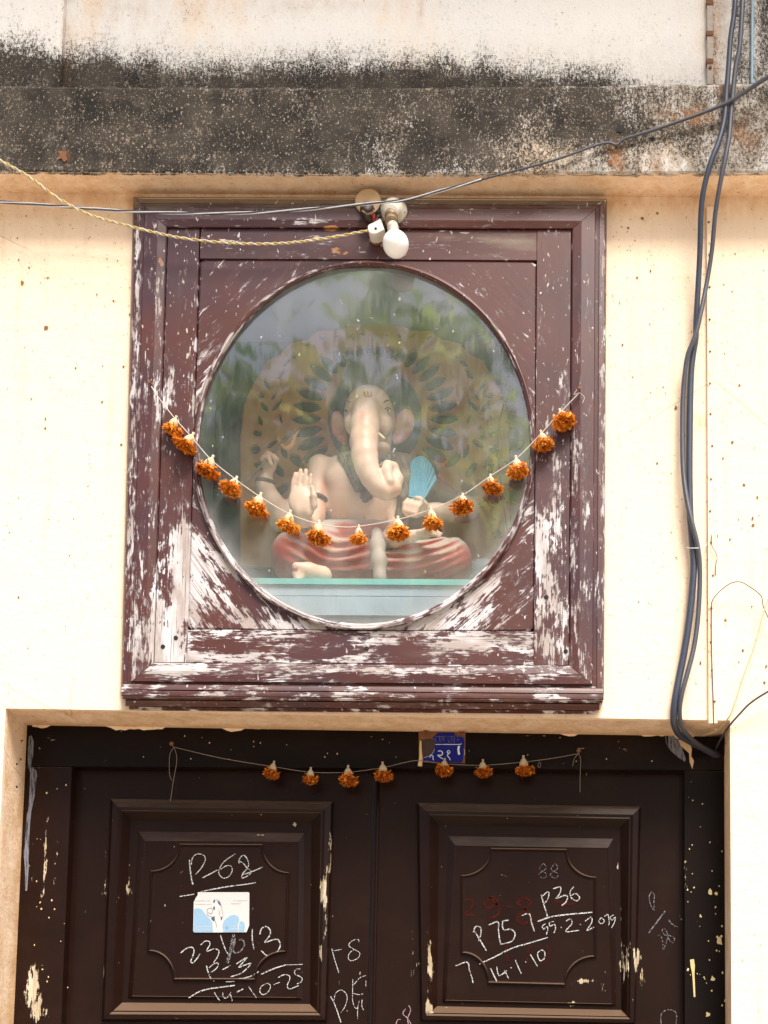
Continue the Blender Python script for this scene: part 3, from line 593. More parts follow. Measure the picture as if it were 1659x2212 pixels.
# cabinet behind the pane
x0, x1, zz0, zz1, y0, y1 = -.53, .395, 2.695, 3.73, .016, .44
Vc = [(x, y, z) for y in (y0, y1) for z in (zz0, zz1) for x in (x0, x1)]
mk('cabinet', Vc, [(0, 1, 5, 4), (2, 6, 7, 3), (0, 4, 6, 2), (1, 3, 7, 5)], M['pale'], window)
mk('cabinet_back', Vc, [(4, 5, 7, 6)], M['slate'], window)

# ================================================================== inside the niche
# plinth
plinth = thing('plinth', (-.07, .1, zz0), 'pale blue stepped plinth with a turquoise top edge under the seated statue', 'plinth')
def slab(name, ya, yb_, Y0, Y1, mat):
    za, zb_ = at(780, ya, Y0)[2], at(780, yb_, Y0)[2]
    Vb = [(x, y, z) for y in (Y0, Y1) for z in (zb_, za) for x in (x0 + .004, x1 - .004)]
    mk(name, Vb, [(0, 1, 3, 2), (2, 3, 7, 6), (0, 4, 5, 1), (4, 6, 7, 5), (0, 2, 6, 4), (1, 5, 7, 3)], mat, plinth)
YP = .075
slab('top_edge', 1250, 1262.5, YP - .006, .432, M['turq']); slab('riser', 1263.5, 1287, YP, .43, M['pale']); slab('riser', 1288.5, 1329, YP - .002, .43, M['pale']); slab('base', 1330.5, 1400, YP + .004, .43, M['navy'])
ZTOP = at(780, 1250, YP - .006)[2]

# cut-out halo board
HB = T(650, 850, 1100); YH = .375
def leaf(cx, cy, ang, ln, wd, n=16, pw=1.0):
    P = []
    for k in range(n):
        t = 2 * math.pi * k / n; a, b = math.cos(t), math.sin(t); a2 = a * ln / 2; b2 = b * wd / 2 * (1 - .35 * pw * abs(a) ** 3)
        P.append((cx + a2 * math.cos(ang) - b2 * math.sin(ang), cy + a2 * math.sin(ang) + b2 * math.cos(ang)))
    return P
CX, CY = 862, 760
outer = [(205, 1500), (205, 860), (222, 720), (250, 640), (300, 560), (330, 500), (400, 465), (450, 410), (530, 395), (590, 350), (680, 350), (750, 318), (862, 325)]
outline = outer + [(2 * CX - x, y) for x, y in outer[-2::-1]]
holes = []
inner = []
for k in range(40):
    a = 2 * math.pi * k / 40; inner.append((CX + 232 * math.cos(a), CY + 20 + 262 * math.sin(a)))
holes.append(inner)
for k in range(-6, 30):
    a = math.radians(150 + k * 9.6)
    if not (math.radians(136) < a < math.radians(405)): continue
    up = max(0, -math.sin(a)); ln = 150 - 88 * up ** 2.5 + (18 if .55 < up < .85 else 0); wd = 62 - 4 * up
    r0x, r0y = 262, 292
    mx, my = CX + (r0x + ln * .5) * math.cos(a), CY + 12 + (r0y + ln * .5) * math.sin(a)
    holes.append(leaf(mx, my, math.atan2((r0y) * math.sin(a), r0x * math.cos(a)), ln, wd))
side = [((318, 720), .9, 60, 22), ((382, 712), -.9, 70, 24), ((300, 790), 1.2, 50, 20), ((400, 560), 2.2, 60, 22), ((330, 610), 1.0, 60, 20), ((300, 665), .5, 40, 22), ((365, 668), -1.1, 46, 16), ((285, 850), .3, 44, 30), ((275, 930), .2, 50, 40), ((430, 500), -.9, 60, 22), ((355, 905), -.6, 60, 24), ((415, 940), 1.2, 70, 26), ((455, 470), .6, 44, 18), ((400, 780), 1.3, 50, 14), ((300, 1010), .4, 60, 36), ((390, 1030), 1.0, 80, 34), ((480, 985), .7, 90, 40), ((300, 1110), 1.2, 80, 40), ((400, 1130), -.6, 90, 40), ((520, 415), .2, 40, 16), ((600, 385), .6, 34, 14), ((680, 372), .3, 34, 14), ((745, 372), 2.2, 30, 14), ((800, 365), .6, 26, 14)]
for (x, y), an, ln, wd in side:
    holes.append(leaf(x, y, an, ln * 1.15, wd * 1.3, 12, .6)); holes.append([(2 * CX - p[0], p[1]) for p in leaf(x, y, an, ln * 1.15, wd * 1.3, 12, .6)][::-1])
cu_ = bpy.data.curves.new('halo', 'CURVE'); cu_.dimensions = '2D'; cu_.fill_mode = 'BOTH'; cu_.extrude = .006; cu_.bevel_depth = .0012; cu_.bevel_resolution = 0
for P in [outline] + holes:
    sp = cu_.splines.new('POLY'); sp.use_cyclic_u = True; sp.points.add(len(P) - 1)
    for i, p in enumerate(P): w = at(*HB(p), YH); sp.points[i].co = (w[0], w[2], 0, 1)
tmp = bpy.data.objects.new('tmp_halo', cu_); COL.objects.link(tmp); bpy.context.view_layer.update()
me = bpy.data.meshes.new_from_object(tmp.evaluated_get(bpy.context.evaluated_depsgraph_get())); bpy.data.objects.remove(tmp)
me.transform(Matrix.Translation((0, YH, 0)) @ Matrix.Rotation(math.pi / 2, 4, 'X')); me.materials.clear(); me.materials.append(M['gold']); me.name = 'halo_board'
halo = bpy.data.objects.new('halo_board', me); COL.objects.link(halo); tag(halo, 'ochre fretwork halo board with leaf-shaped cut-outs behind the statue', 'backdrop')

# ------------------------------------------------------------------ the statue (one continuous clay body)
def smin(a, b, k):
    h = np.clip(.5 + .5 * (b - a) / k, 0, 1); return b * (1 - h) + a * h - k * h * (1 - h)
class SDF:
    def __init__(s, lo, hi, h):
        s.h = h; s.lo = np.array(lo); s.n = np.ceil((np.array(hi) - s.lo) / h).astype(int) + 1; s.F = np.full(s.n, .06, np.float32)
        s.ax = [s.lo[i] + h * np.arange(s.n[i]) for i in range(3)]
    def box(s, lo, hi):
        a = np.clip(((lo - s.lo) / s.h).astype(int), 0, s.n - 1); b = np.clip(((hi - s.lo) / s.h).astype(int) + 2, 1, s.n); sl = tuple(slice(a[i], b[i]) for i in range(3))
        return sl, np.stack(np.meshgrid(*[s.ax[i][sl[i]] for i in range(3)], indexing='ij'), -1)
    def cap(s, p, r1, q, r2, k=.012):
        p, q = np.array(p), np.array(q); m = max(r1, r2) + .035; sl, G = s.box(np.minimum(p, q) - m, np.maximum(p, q) + m)
        d = q - p; t = np.clip(((G - p) @ d) / (d @ d + 1e-12), 0, 1); D = np.linalg.norm(G - p - t[..., None] * d, axis=-1) - (r1 + (r2 - r1) * t)
        s.F[sl] = smin(s.F[sl], D.astype(np.float32), k)
    def ell(s, c, r, k=.012, R=None):
        c, r = np.array(c), np.array(r); m = r.max() + .035; sl, G = s.box(c - m, c + m); L = G - c
        if R is not None: L = L @ np.array(R)
        q = L / r; k0 = np.linalg.norm(q, axis=-1); k1 = np.linalg.norm(q / r, axis=-1) + 1e-9; D = k0 * (k0 - 1) / k1
        s.F[sl] = smin(s.F[sl], D.astype(np.float32), k)
    def chain(s, L, k=.01):
        for (p, a), (q, b) in zip(L[:-1], L[1:]): s.cap(p, a, q, b, k)
    def mesh(s):
        Fd = s.F; ins = Fd < 0; n = s.n - 1; cnt = np.zeros(n, np.int8); crn = [(i, j, k) for i in (0, 1) for j in (0, 1) for k in (0, 1)]
        sub = lambda A_, c: A_[c[0]:c[0] + n[0], c[1]:c[1] + n[1], c[2]:c[2] + n[2]]
        for c in crn: cnt += sub(ins, c)
        act = (cnt > 0) & (cnt < 8); idx = np.full(n, -1); ids = np.argwhere(act); idx[act] = np.arange(len(ids))
        acc = np.zeros((len(ids), 3)); num = np.zeros(len(ids))
        for c in crn:
            for ax in range(3):
                if c[ax]: continue
                d = list(c); d[ax] = 1; fa = sub(Fd, c)[act]; fb = sub(Fd, d)[act]; cr = (fa < 0) != (fb < 0)
                t = np.where(cr, fa / np.where(cr, fa - fb, 1), 0); p = np.tile(np.array(c, float), (len(ids), 1)); p[:, ax] = t; acc[cr] += p[cr]; num[cr] += 1
        V = s.lo + s.h * (ids + acc / num[:, None]); Q = []
        for ax in range(3):
            b, c = [(1, 2), (2, 0), (0, 1)][ax]; sh = [slice(None)] * 3; s2 = list(sh); sh[ax] = slice(0, -1); s2[ax] = slice(1, None)
            ch = ins[tuple(sh)] != ins[tuple(s2)]; e = np.argwhere(ch); ok = (e[:, b] > 0) & (e[:, c] > 0) & (e[:, b] < n[b]) & (e[:, c] < n[c]); e = e[ok]
            def cell(db, dc): f = e.copy(); f[:, b] -= db; f[:, c] -= dc; return idx[f[:, 0], f[:, 1], f[:, 2]]
            q = np.stack([cell(1, 1), cell(0, 1), cell(0, 0), cell(1, 0)], 1); fl = ins[tuple(e.T)]; q[~fl] = q[~fl][:, ::-1]; Q.append(q)
        Q = np.concatenate(Q); Q = Q[(Q >= 0).all(1)]
        for _ in range(2):                                            # light relaxation
            a_ = np.zeros_like(V); c_ = np.zeros(len(V))
            for i in range(4):
                np.add.at(a_, Q[:, i], V[Q[:, (i + 1) % 4]]); np.add.at(c_, Q[:, i], 1); np.add.at(a_, Q[:, (i + 1) % 4], V[Q[:, i]]); np.add.at(c_, Q[:, (i + 1) % 4], 1)
            V = V * .5 + .5 * a_ / np.maximum(c_, 1)[:, None]
        return V, Q
def z1(V): px, py = proj(V); return (px - 800 / 1.5069) / Z1S, (py - 1150 / 1.5069) / Z1S
def pr(zx, zy, Y, r): return (zp(zx, zy, Y), r * SS)
statue = thing('seated_statue', (zp(800, 1520, .22)), 'seated elephant-headed clay statue with raised palm and red cloth behind the round pane', 'statue')
lo = np.array([-.47, .045, ZTOP - .005]); hi = np.array([.27, .36, zp(800, 180, .25)[2] + .03])
B = SDF(lo, hi, .0028)
# trunk of the body
B.ell(zp(775, 1010, .235), np.array([262, 212, 240]) * SS, .02); B.ell(zp(775, 840, .245), np.array([288, 190, 175]) * SS, .03)
B.ell(zp(655, 850, .195), np.array([125, 80, 95]) * SS, .02); B.ell(zp(930, 860, .195), np.array([110, 80, 90]) * SS, .02)
B.chain([pr(860, 760, .25, 110), pr(850, 640, .235, 105)], .02)
# near right arm with the raised palm
B.chain([pr(505, 775, .235, 92), pr(485, 930, .215, 74), pr(468, 1090, .185, 62), pr(430, 1150, .15, 52), pr(385, 1120, .115, 50), pr(378, 1075, .105, 52)], .014)
B.ell(zp(375, 995, .098), np.array([88, 36, 108]) * SS, .008); B.ell(zp(425, 1040, .092), np.array([42, 30, 70]) * SS, .008)
for (bx, by), (mx, my), (tx, ty), r in (((318, 930), (324, 870), (335, 812), 17), ((358, 915), (364, 850), (371, 792), 18), ((397, 915), (402, 850), (407, 790), 18), ((432, 930), (436, 870), (440, 822), 16)):
    B.chain([pr(bx, by, .097, r + 1), pr(mx, my, .094, r), pr(tx, ty, .090, r - 3)], .0028)
B.chain([pr(462, 1030, .085, 24), pr(460, 965, .078, 21), pr(448, 905, .076, 17)], .004)
# far right arm, raised, holding the goad
B.chain([pr(520, 850, .29, 85), pr(380, 1010, .285, 82), pr(245, 1120, .27, 82), pr(170, 1010, .25, 78), pr(128, 900, .235, 58), pr(135, 840, .23, 47)], .014)
B.ell(zp(160, 755, .225), np.array([52, 34, 66]) * SS, .01)
for a_, b_, c_ in (((150, 720), (128, 690), (140, 668)), ((185, 715), (190, 690), (170, 680)), ((200, 740), (208, 715), (185, 700)), ((130, 735), (112, 715), (125, 695))):
    B.chain([pr(*a_, .215, 18), pr(*b_, .205, 16), pr(*c_, .198, 14)], .003)
B.chain([pr(170, 750, .205, 18), pr(150, 700, .198, 15), pr(148, 668, .196, 13)], .003)
# far left arm, fist gathering the blue scarf
B.chain([pr(1090, 800, .26, 88), pr(1300, 960, .285, 80), pr(1500, 1060, .27, 78), pr(1420, 1075, .235, 66), pr(1290, 1070, .20, 52), pr(1215, 1055, .185, 46)], .014)
B.ell(zp(1140, 1045, .17), np.array([82, 46, 68]) * SS, .008)
for k in range(4):
    B.chain([pr(1100 + 32 * k, 985 + 3 * k, .155, 17), pr(1075 + 30 * k, 1015 + 6 * k, .146, 18), pr(1068 + 26 * k, 1060 + 8 * k, .146, 16), pr(1085 + 24 * k, 1090 + 4 * k, .155, 14)], .0028)
B.chain([pr(1215, 1020, .160, 20), pr(1180, 985, .150, 18), pr(1150, 975, .146, 14)], .003)
# near left arm, open hand on the thigh
B.chain([pr(1080, 800, .235, 85), pr(1085, 960, .225, 70), pr(1030, 1130, .215, 62), pr(960, 1255, .16, 52), pr(1010, 1258, .135, 47), pr(1120, 1238, .115, 42)], .012)
B.ell(zp(1185, 1222, .110), np.array([75, 34, 34]) * SS, .008)
for k, (tx, ty) in enumerate(((1322, 1218), (1312, 1238), (1292, 1196))): B.chain([pr(1215, 1222 + 10 * (k - 1), .108, 17), pr((1215 + tx) / 2 + 5, ty - 14, .105, 14), pr(tx, ty, .105, 10)], .003)
B.chain([pr(1170, 1205, .10, 17), pr(1215, 1190, .095, 14), pr(1250, 1190, .095, 11)], .003)
# foot
B.chain([pr(520, 1500, .12, 62), pr(420, 1475, .10, 56), pr(375, 1460, .09, 44)], .012)
for tx, ty, r in ((342, 1442, 31), (335, 1487, 24), (338, 1513, 20), (352, 1532, 18)): B.chain([pr(390, 1460 + (ty - 1460) * .6, .088, r), pr(tx, ty, .080, r)], .003)
# head
B.ell(zp(835, 415, .225), np.array([168, 185, 182]) * SS, .02); B.chain([pr(838, 470, .215, 155), pr(858, 590, .215, 118)], .03)
B.ell(zp(838, 335, .175), np.array([125, 95, 105]) * SS, .03); B.ell(zp(920, 640, .185), np.array([62, 55, 40]) * SS, .012)
B.ell(zp(945, 480, .165), np.array([50, 55, 70]) * SS, .02); B.ell(zp(715, 480, .165), np.array([50, 55, 70]) * SS, .02)
B.chain([pr(818, 400, .155, 100), pr(803, 500, .125, 95), pr(797, 600, .105, 89), pr(803, 690, .095, 82), pr(818, 770, .092, 73), pr(848, 840, .092, 66), pr(890, 900, .094, 58), pr(945, 935, .098, 50), pr(1000, 915, .104, 43), pr(1024, 850, .110, 35), pr(1006, 785, .112, 31)], .012)
B.chain([pr(1000, 762, .108, 30), pr(958, 758, .098, 33), pr(950, 795, .090, 34), pr(972, 865, .085, 31)], .006)
V, Q = B.mesh(); zx, zy = z1(V)
tint = blobs(zx, zy, [(790, 425, 26, 34, .75), (785, 520, 24, 90, .35), (795, 680, 30, 120, .12), (525, 950, 26, 130, .55), (560, 880, 60, 22, .3), (650, 915, 110, 18, .22), (1010, 920, 40, 40, .5), (940, 925, 50, 30, .25), (140, 665, 22, 22, .6), (175, 680, 16, 14, .4), (800, 1105, 14, 20, .35), (905, 650, 50, 18, .4), (330, 880, 10, 40, .25), (1080, 1090, 40, 20, .2), (520, 1090, 30, 60, .3), (870, 560, 20, 30, .35)])
mk('body', V, Q, M['skin'], statue, True, None, dict(tint=np.clip(tint, 0, 1)))
# red lower cloth
D = SDF(np.array([-.42, .06, ZTOP - .005]), np.array([.22, .36, zp(800, 1080, .2)[2] + .03]), .0032)
D.chain([pr(315, 1335, .185, 135), pr(480, 1320, .19, 150), pr(760, 1330, .21, 150), pr(830, 1400, .2, 130)], .03); D.chain([pr(1395, 1365, .185, 122), pr(1150, 1400, .175, 118), pr(980, 1430, .17, 95)], .03)
D.ell(zp(330, 1420, .19), np.array([130, 150, 120]) * SS, .03); D.chain([pr(540, 1172, .195, 40), pr(700, 1180, .165, 42), pr(860, 1178, .165, 42), pr(1000, 1165, .195, 40)], .02)
D.ell(zp(780, 1300, .25), np.array([330, 200, 200]) * SS, .03); D.chain([pr(330, 1450, .2, 100), pr(1380, 1450, .2, 95)], .03); D.ell(zp(1400, 1440, .19), np.array([105, 110, 100]) * SS, .03)
G = np.stack(np.meshgrid(*D.ax, indexing='ij'), -1); gx, gy = z1(G)
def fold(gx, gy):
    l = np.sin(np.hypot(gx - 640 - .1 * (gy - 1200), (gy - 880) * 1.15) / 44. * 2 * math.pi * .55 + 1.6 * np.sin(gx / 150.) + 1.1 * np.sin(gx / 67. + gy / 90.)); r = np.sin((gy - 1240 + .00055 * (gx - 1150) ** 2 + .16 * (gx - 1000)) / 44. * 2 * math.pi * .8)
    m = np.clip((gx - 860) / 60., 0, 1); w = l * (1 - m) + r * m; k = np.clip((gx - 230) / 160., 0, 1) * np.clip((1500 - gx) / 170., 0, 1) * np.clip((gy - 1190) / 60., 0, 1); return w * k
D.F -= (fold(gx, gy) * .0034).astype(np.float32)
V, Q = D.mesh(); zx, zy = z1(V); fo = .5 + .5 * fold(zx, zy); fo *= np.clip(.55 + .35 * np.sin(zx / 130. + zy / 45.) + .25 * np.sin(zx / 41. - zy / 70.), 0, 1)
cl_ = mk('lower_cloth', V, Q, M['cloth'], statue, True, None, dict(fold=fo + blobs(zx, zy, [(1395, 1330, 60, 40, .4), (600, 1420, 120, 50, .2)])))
D2 = SDF(np.array([-.15, .06, ZTOP - .005]), np.array([.05, .30, zp(880, 1150, .1)[2] + .03]), .0035)
D2.chain([pr(885, 1215, .14, 40), pr(890, 1300, .115, 42), pr(900, 1400, .10, 42), pr(905, 1520, .095, 46)], .02)
V, Q = D2.mesh(); mk('hanging_fold', V, Q, plain('grey_painted_cloth', (.42, .34, .29), .6, .25, 40), statue, True)
# ears
for (c, r, rot, side_) in ((zp(1070, 480, .235), np.array([70, 26, 118]) * SS, .17, 1), (zp(622, 485, .245), np.array([50, 30, 108]) * SS, -.14, -1)):
    R = np.array(Matrix.Rotation(rot, 3, 'Y')); E_ = SDF(c - .075, c + .075, .0022); E_.ell(c, r, .004, R)
    E_.ell(c + np.array([-.014 * side_, -.003, -.033]), r * np.array([.55, .8, .55]), .012, np.array(Matrix.Rotation(rot * 1.6, 3, 'Y')))
    V, Q = E_.mesh(); L = (V - c) @ R; e = np.sqrt((L[:, 0] / r[0]) ** 2 + (L[:, 2] / r[2]) ** 2); dish = np.clip(1 - e, 0, 1) * .012 * (L[:, 1] < 0); V[:, 1] += dish
    mk('ear', V, Q, M['ear'], statue, True, None, dict(tint=np.clip((e - .62) / .3, 0, 1) * np.where(L[:, 2] > 0, .9, .8) + .5 * np.exp(-((L[:, 2] + .036) / .016) ** 2) * (side_ < 0)))
V, Fc = tube_geo(smooth_path([zp(885, 538, .135), zp(912, 556, .118), zp(938, 574, .105)]), np.linspace(15, 6, 17) * SS, 10); mk('tusk', V, Fc, M['tusk'], statue, True)
# painted eyes, brows, forehead mark
def on_face(zx, zy):
    """front surface depth of the clay at a study point"""
    for Y in np.arange(.08, .30, .001):
        p = zp(zx, zy, Y); i = np.round((p - B.lo) / B.h).astype(int)
        if (i >= 0).all() and (i < B.n).all() and B.F[tuple(i)] < 0: return Y
    return .2
def facemark(name, L, w, mat, lift=.0016):
    P = smooth_path([zp(x, y, on_face(x, y) - lift) for x, y in L], 6); V, Fc = tube_geo(P, w * SS, 6); V[:, 1] = V[:, 1]; mk(name, V, Fc, mat, statue, True)
facemark('eyebrow', [(932, 334), (945, 322), (962, 318), (980, 322)], 4.0, M['ink'], .001); facemark('eyebrow', [(683, 318), (690, 324), (699, 331)], 4.0, M['ink'], .001)
ye = on_face(957, 385)
mk('eye', *blob_geo(zp(957, 386, ye + .001), 19 * SS, 7 * SS, 11 * SS), M['white'], statue, True); mk('iris', *blob_geo(zp(958, 385, ye - .001), 8 * SS, 6 * SS, 10 * SS), M['ink'], statue, True)
mk('eye', *blob_geo(zp(682, 388, on_face(682, 388) + .001), 12 * SS, 6 * SS, 9 * SS), M['ink'], statue, True)
facemark('eyelid', [(936, 380), (950, 369), (966, 369), (980, 378)], 3.2, M['ink'], .001)
facemark('forehead_mark', [(800, 262), (806, 288), (828, 294), (846, 286), (846, 262)], 4.5, M['orange'], .0002); facemark('forehead_mark', [(823, 258), (823, 284)], 4.5, M['orange'], .0002)
mk('toenail', *blob_geo(zp(336, 1441, .0695), 20 * SS, 5 * SS, 17 * SS), M['nail'], statue, True)
mk('navel', *blob_geo(zp(800, 1108, on_face(800, 1108) + .0015), 8 * SS, 6 * SS, 12 * SS), plain('navel_shade_paint', (.45, .20, .13), .6), statue, True)
# crown dome behind the head
C_ = SDF(zp(850, 160, .30) - np.array([.10, .06, .09]), zp(850, 160, .30) + np.array([.10, .06, .09]), .004); C_.ell(zp(850, 175, .30), np.array([205, 110, 150]) * SS, .01); C_.ell(zp(850, 90, .30), np.array([120, 70, 80]) * SS, .03)
V, Q = C_.mesh(); mk('crown', V, Q, M['crown'], statue, True)
# brown shawl
H_ = SDF(np.array([-.08, .09, zp(0, 1190, .2)[2]]), np.array([.24, .34, zp(0, 600, .2)[2]]), .0032)
H_.chain([pr(985, 700, .205, 40), pr(1060, 745, .195, 46), pr(1082, 850, .18, 44), pr(1075, 980, .178, 42), pr(1040, 1110, .19, 40)], .02); H_.chain([pr(1075, 760, .22, 80), pr(1200, 870, .26, 84), pr(1310, 960, .275, 86), pr(1390, 1010, .275, 84)], .02)
V, Q = H_.mesh(); V += np.sin(V[:, [0]] * 260 + V[:, [2]] * 120) * np.array([0, -.0012, 0]); mk('shawl', V, Q, M['shawl'], statue, True)
# bead garland round the neck
P = smooth_path([zp(x, y, (on_face(x, y) if x < 780 else .15) - .004) for x, y in ((660, 690), (690, 740), (718, 790), (742, 840), (762, 885), (782, 930))], 6)
parts = []; last = None
for i, p in enumerate(P):
    for dx in (-.011, 0, .011): parts.append(blob_geo(p + np.array([dx, random.uniform(-.002, .002), random.uniform(-.002, .002)]), .0062, .0062, .0062, 8, 6))
for x, y in ((872, 690), (890, 712), (915, 722), (950, 715), (985, 705), (860, 900), (840, 935), (820, 965)):
    for dx in (-.007, .006): parts.append(blob_geo(zp(x, y, .165) + np.array([dx, 0, random.uniform(-.003, .003)]), .0075, .0075, .0075, 8, 6))
parts.append(blob_geo(zp(806, 970, .135), .012, .008, .014))
tag(mk('bead_garland', *join(parts), M['beads'], statue, True), kind='stuff')
def bangle(name, c, ax, R, n=22, r=.006):
    ax = Vector(ax).normalized(); u = ax.orthogonal().normalized(); v = ax.cross(u)
    mk(name, *join([blob_geo(np.array(c) + R * (math.cos(2 * math.pi * k / n) * np.array(u) + math.sin(2 * math.pi * k / n) * np.array(v)), r, r, r, 7, 5) for k in range(n)]), M['beads'], statue, True)
bangle('bracelet', zp(132, 866, .232), zp(135, 840, .23) - zp(128, 900, .235), .0185); bangle('bracelet', zp(410, 1143, .135), (.5, -.5, .35), .0200, 24); bangle('armlet', zp(478, 1010, .20), zp(485, 930, .215) - zp(470, 1080, .19), .0255, 28)
# goad in the raised hand
tube('goad', [zp(-30, 892, .20), zp(90, 775, .20), zp(195, 660, .20), zp(300, 540, .205)], .0036, M['crown'], statue, 8)
tube('goad_hook', [zp(210, 560, .205), zp(235, 610, .203), zp(275, 640, .203), zp(315, 610, .205), zp(330, 560, .208), zp(360, 520, .21)], np.concatenate([np.linspace(.003, .0065, 21), np.linspace(.0065, .002, 20)]), M['gold'], statue, 8)
# blue scarf, pleated fan held in the fist
nu, nv = 54, 26; Vs = []
for j in range(nv + 1):
    v = j / nv
    for i in range(nu + 1):
        u = i / nu; bx, by = 1098 + 100 * u, 965 + 30 * u; tx = 1112 + 180 * u; ty = float(np.interp(u, [0, .15, .35, .55, .75, .9, 1], [735, 705, 690, 700, 738, 792, 850]))
        x = bx + (tx - bx) * v; y = by + (ty - by) * v
        Vs.append(zp(x, y, .146 + .03 * v + .0055 * math.sin(u * 11 * math.pi * 2) * (.35 + .65 * v)))
Vs = np.array(Vs); bk = Vs.copy(); bk[:, 1] += .004; n = len(Vs)
mk('scarf', np.concatenate([Vs, bk]), gridf(nu, nv) + [tuple(i + n for i in f[::-1]) for f in gridf(nu, nv)] + [(i, i + 1, n + i + 1, n + i) for i in range(nu)] + [(nv * (nu + 1) + i, nv * (nu + 1) + i + 1, n + nv * (nu + 1) + i + 1, n + nv * (nu + 1) + i) for i in range(nu)], M['blue'], statue, True)

# faded artificial flowers hanging at the right, and a small pot
def petal_leaf(c, d, ln, w, nrm, sag=.25):
    d = np.array(d) / np.linalg.norm(d); s = np.cross(d, nrm); s = s / (np.linalg.norm(s) + 1e-9); nrm = np.cross(s, d); P = []
    for t, k in ((0, .15), (.35, 1), (.7, .8), (1, .05)):
        m = np.array(c) + d * ln * t - nrm * ln * sag * t * t; P += [m - s * w * .5 * k, m + s * w * .5 * k]
    return np.array(P), [(0, 1, 3, 2), (2, 3, 5, 4), (4, 5, 7, 6)]
fl = thing('hanging_flowers', at(1105, 1170, .25), 'faded red artificial flowers with leaves hanging inside the pane at the right', 'flowers')
pr_, pg_ = [], []
for k in range(150):
    y = random.uniform(700, 1180); x = 1085 + 26 * math.sin(y / 60.) + random.gauss(0, 24); c = at(x, y, random.uniform(.22, .30)); d = (random.gauss(0, 1), random.gauss(-.6, .5), random.gauss(0, 1))
    (pr_ if (math.sin(y / 23.) + random.gauss(0, .8)) > -.1 else pg_).append(petal_leaf(c, d, random.uniform(.014, .026), random.uniform(.009, .015), np.array([0, -1, .3])))
for nm, L, mt in (('petals', pr_, 'leafR'), ('leaves', pg_, 'leafA')):
    V, Fc = join(L); o = mk(nm, V, Fc, M[mt], fl, True, None, dict(shade=np.repeat(RNG.uniform(0, 1, len(L)), 8))); o['kind'] = 'stuff'
tube('stem', [at(1090, 660, .29), at(1105, 800, .27), at(1075, 950, .26), at(1100, 1180, .26)], .0018, M['leafB'], fl, 6)
pot = thing('grey_pot', at(1045, 1250, .2), 'small blue grey pot with a bulging lid at the right of the statue', 'pot')
zb_ = ZTOP; c = np.array([at(1042, 1230, .23)[0], .23, zb_])
mk('vessel', *lathe_geo([(0, .022), (.02, .026), (.045, .030), (.06, .022), (.066, .018)], c, (0, 0, 1), 18), M['pot'], pot, True)
mk('lid', *lathe_geo([(.068, .018), (.072, .040), (.090, .046), (.108, .034), (.118, .012), (.124, .002)], c, (.08, 0, 1), 18), M['pot'], pot, True)

# ================================================================== the door
DL, DR = T(0, 2250, 1250), T(1250, 2250, 1250)
def wpx(x, y, z): a, b = proj(np.array([x, y, z])); return (float(a), float(b))
door = thing('double_door', ((XL + XR) / 2, YD, 0), 'dark brown panelled double door chalked with numbers, below the round window', 'door')
def dwear(px, py):
    w = .10 + blobs(px, py, [(350, 1950, 3, 60, .3), (222, 2050, 3, 130, .55), (232, 1900, 3, 60, .3), (278, 2000, 2.5, 180, .4), (283, 1920, 6, 14, .5), (283, 1975, 5, 14, .45), (697, 1920, 8, 40, .7), (704, 1980, 4, 60, .5), (693, 2060, 5, 30, .6), (713, 1850, 3, 60, .4), (895, 2080, 5, 70, .7), (900, 1760, 3, 30, .3), (930, 2090, 9, 60, .75), (925, 2180, 7, 20, .6), (946, 1900, 3, 60, .4), (1336, 1950, 2.5, 150, .35), (1352, 2080, 9, 45, .72), (1375, 2075, 8, 28, .6), (1388, 2110, 5, 45, .5), (630, 1782, 14, 3, .6), (1290, 1806, 8, 6, .6), (965, 1785, 6, 3, .6), (1265, 2118, 24, 8, .7), (1302, 2135, 8, 6, .6), (1234, 2165, 12, 5, .6), (1222, 2150, 6, 6, .5), (1338, 1737, 12, 4, .5), (300, 2190, 60, 10, .2), (775, 1864, 5, 4, .55), (730, 1722, 6, 5, .4), (851, 1705, 6, 5, .4), (470, 1810, 10, 3, .45), (240, 1700, 4, 6, .5)])
    return dict(wear=w, dust=np.full(len(px), .02) + .3 * np.clip((py - 2160) / 30, 0, 1) * 0, amber=np.full(len(px), .0))
def jwear(px, py):
    w = .10 + blobs(px, py, [(100, 1800, 4, 60, .55), (95, 1900, 4, 80, .6), (75, 2120, 12, 40, .7), (78, 2180, 16, 30, .6), (60, 2150, 10, 20, .4), (85, 1640, 3, 60, .35), (118, 1590, 24, 10, .45), (1480, 1850, 3, 50, .4), (1545, 2030, 8, 8, .5), (1500, 1990, 4, 12, .3), (66, 1990, 5, 30, .3)])
    return dict(wear=w, dust=np.full(len(px), .0), amber=np.full(len(px), .0))
XA = at(62, 1800, YJ)[0]; XB = at(150, 1800, YJ)[0]; XC = at(1478, 1800, YJ)[0]; ZH = at(800, 1660, YJ)[2]; ZC = zlin(0) + .03
def wq(xa, xb, za, zb, Y): return [wpx(xa, Y, zb), wpx(xb, Y, zb), wpx(xb, Y, za), wpx(xa, Y, za)]
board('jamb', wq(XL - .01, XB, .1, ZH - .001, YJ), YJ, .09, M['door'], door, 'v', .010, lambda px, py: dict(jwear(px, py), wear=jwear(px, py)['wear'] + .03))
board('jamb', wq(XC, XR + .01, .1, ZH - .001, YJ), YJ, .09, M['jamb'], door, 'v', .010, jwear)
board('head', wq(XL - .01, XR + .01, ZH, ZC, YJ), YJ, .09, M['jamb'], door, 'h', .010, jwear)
xm = at(804, 1800, YD)[0]
leaves = []
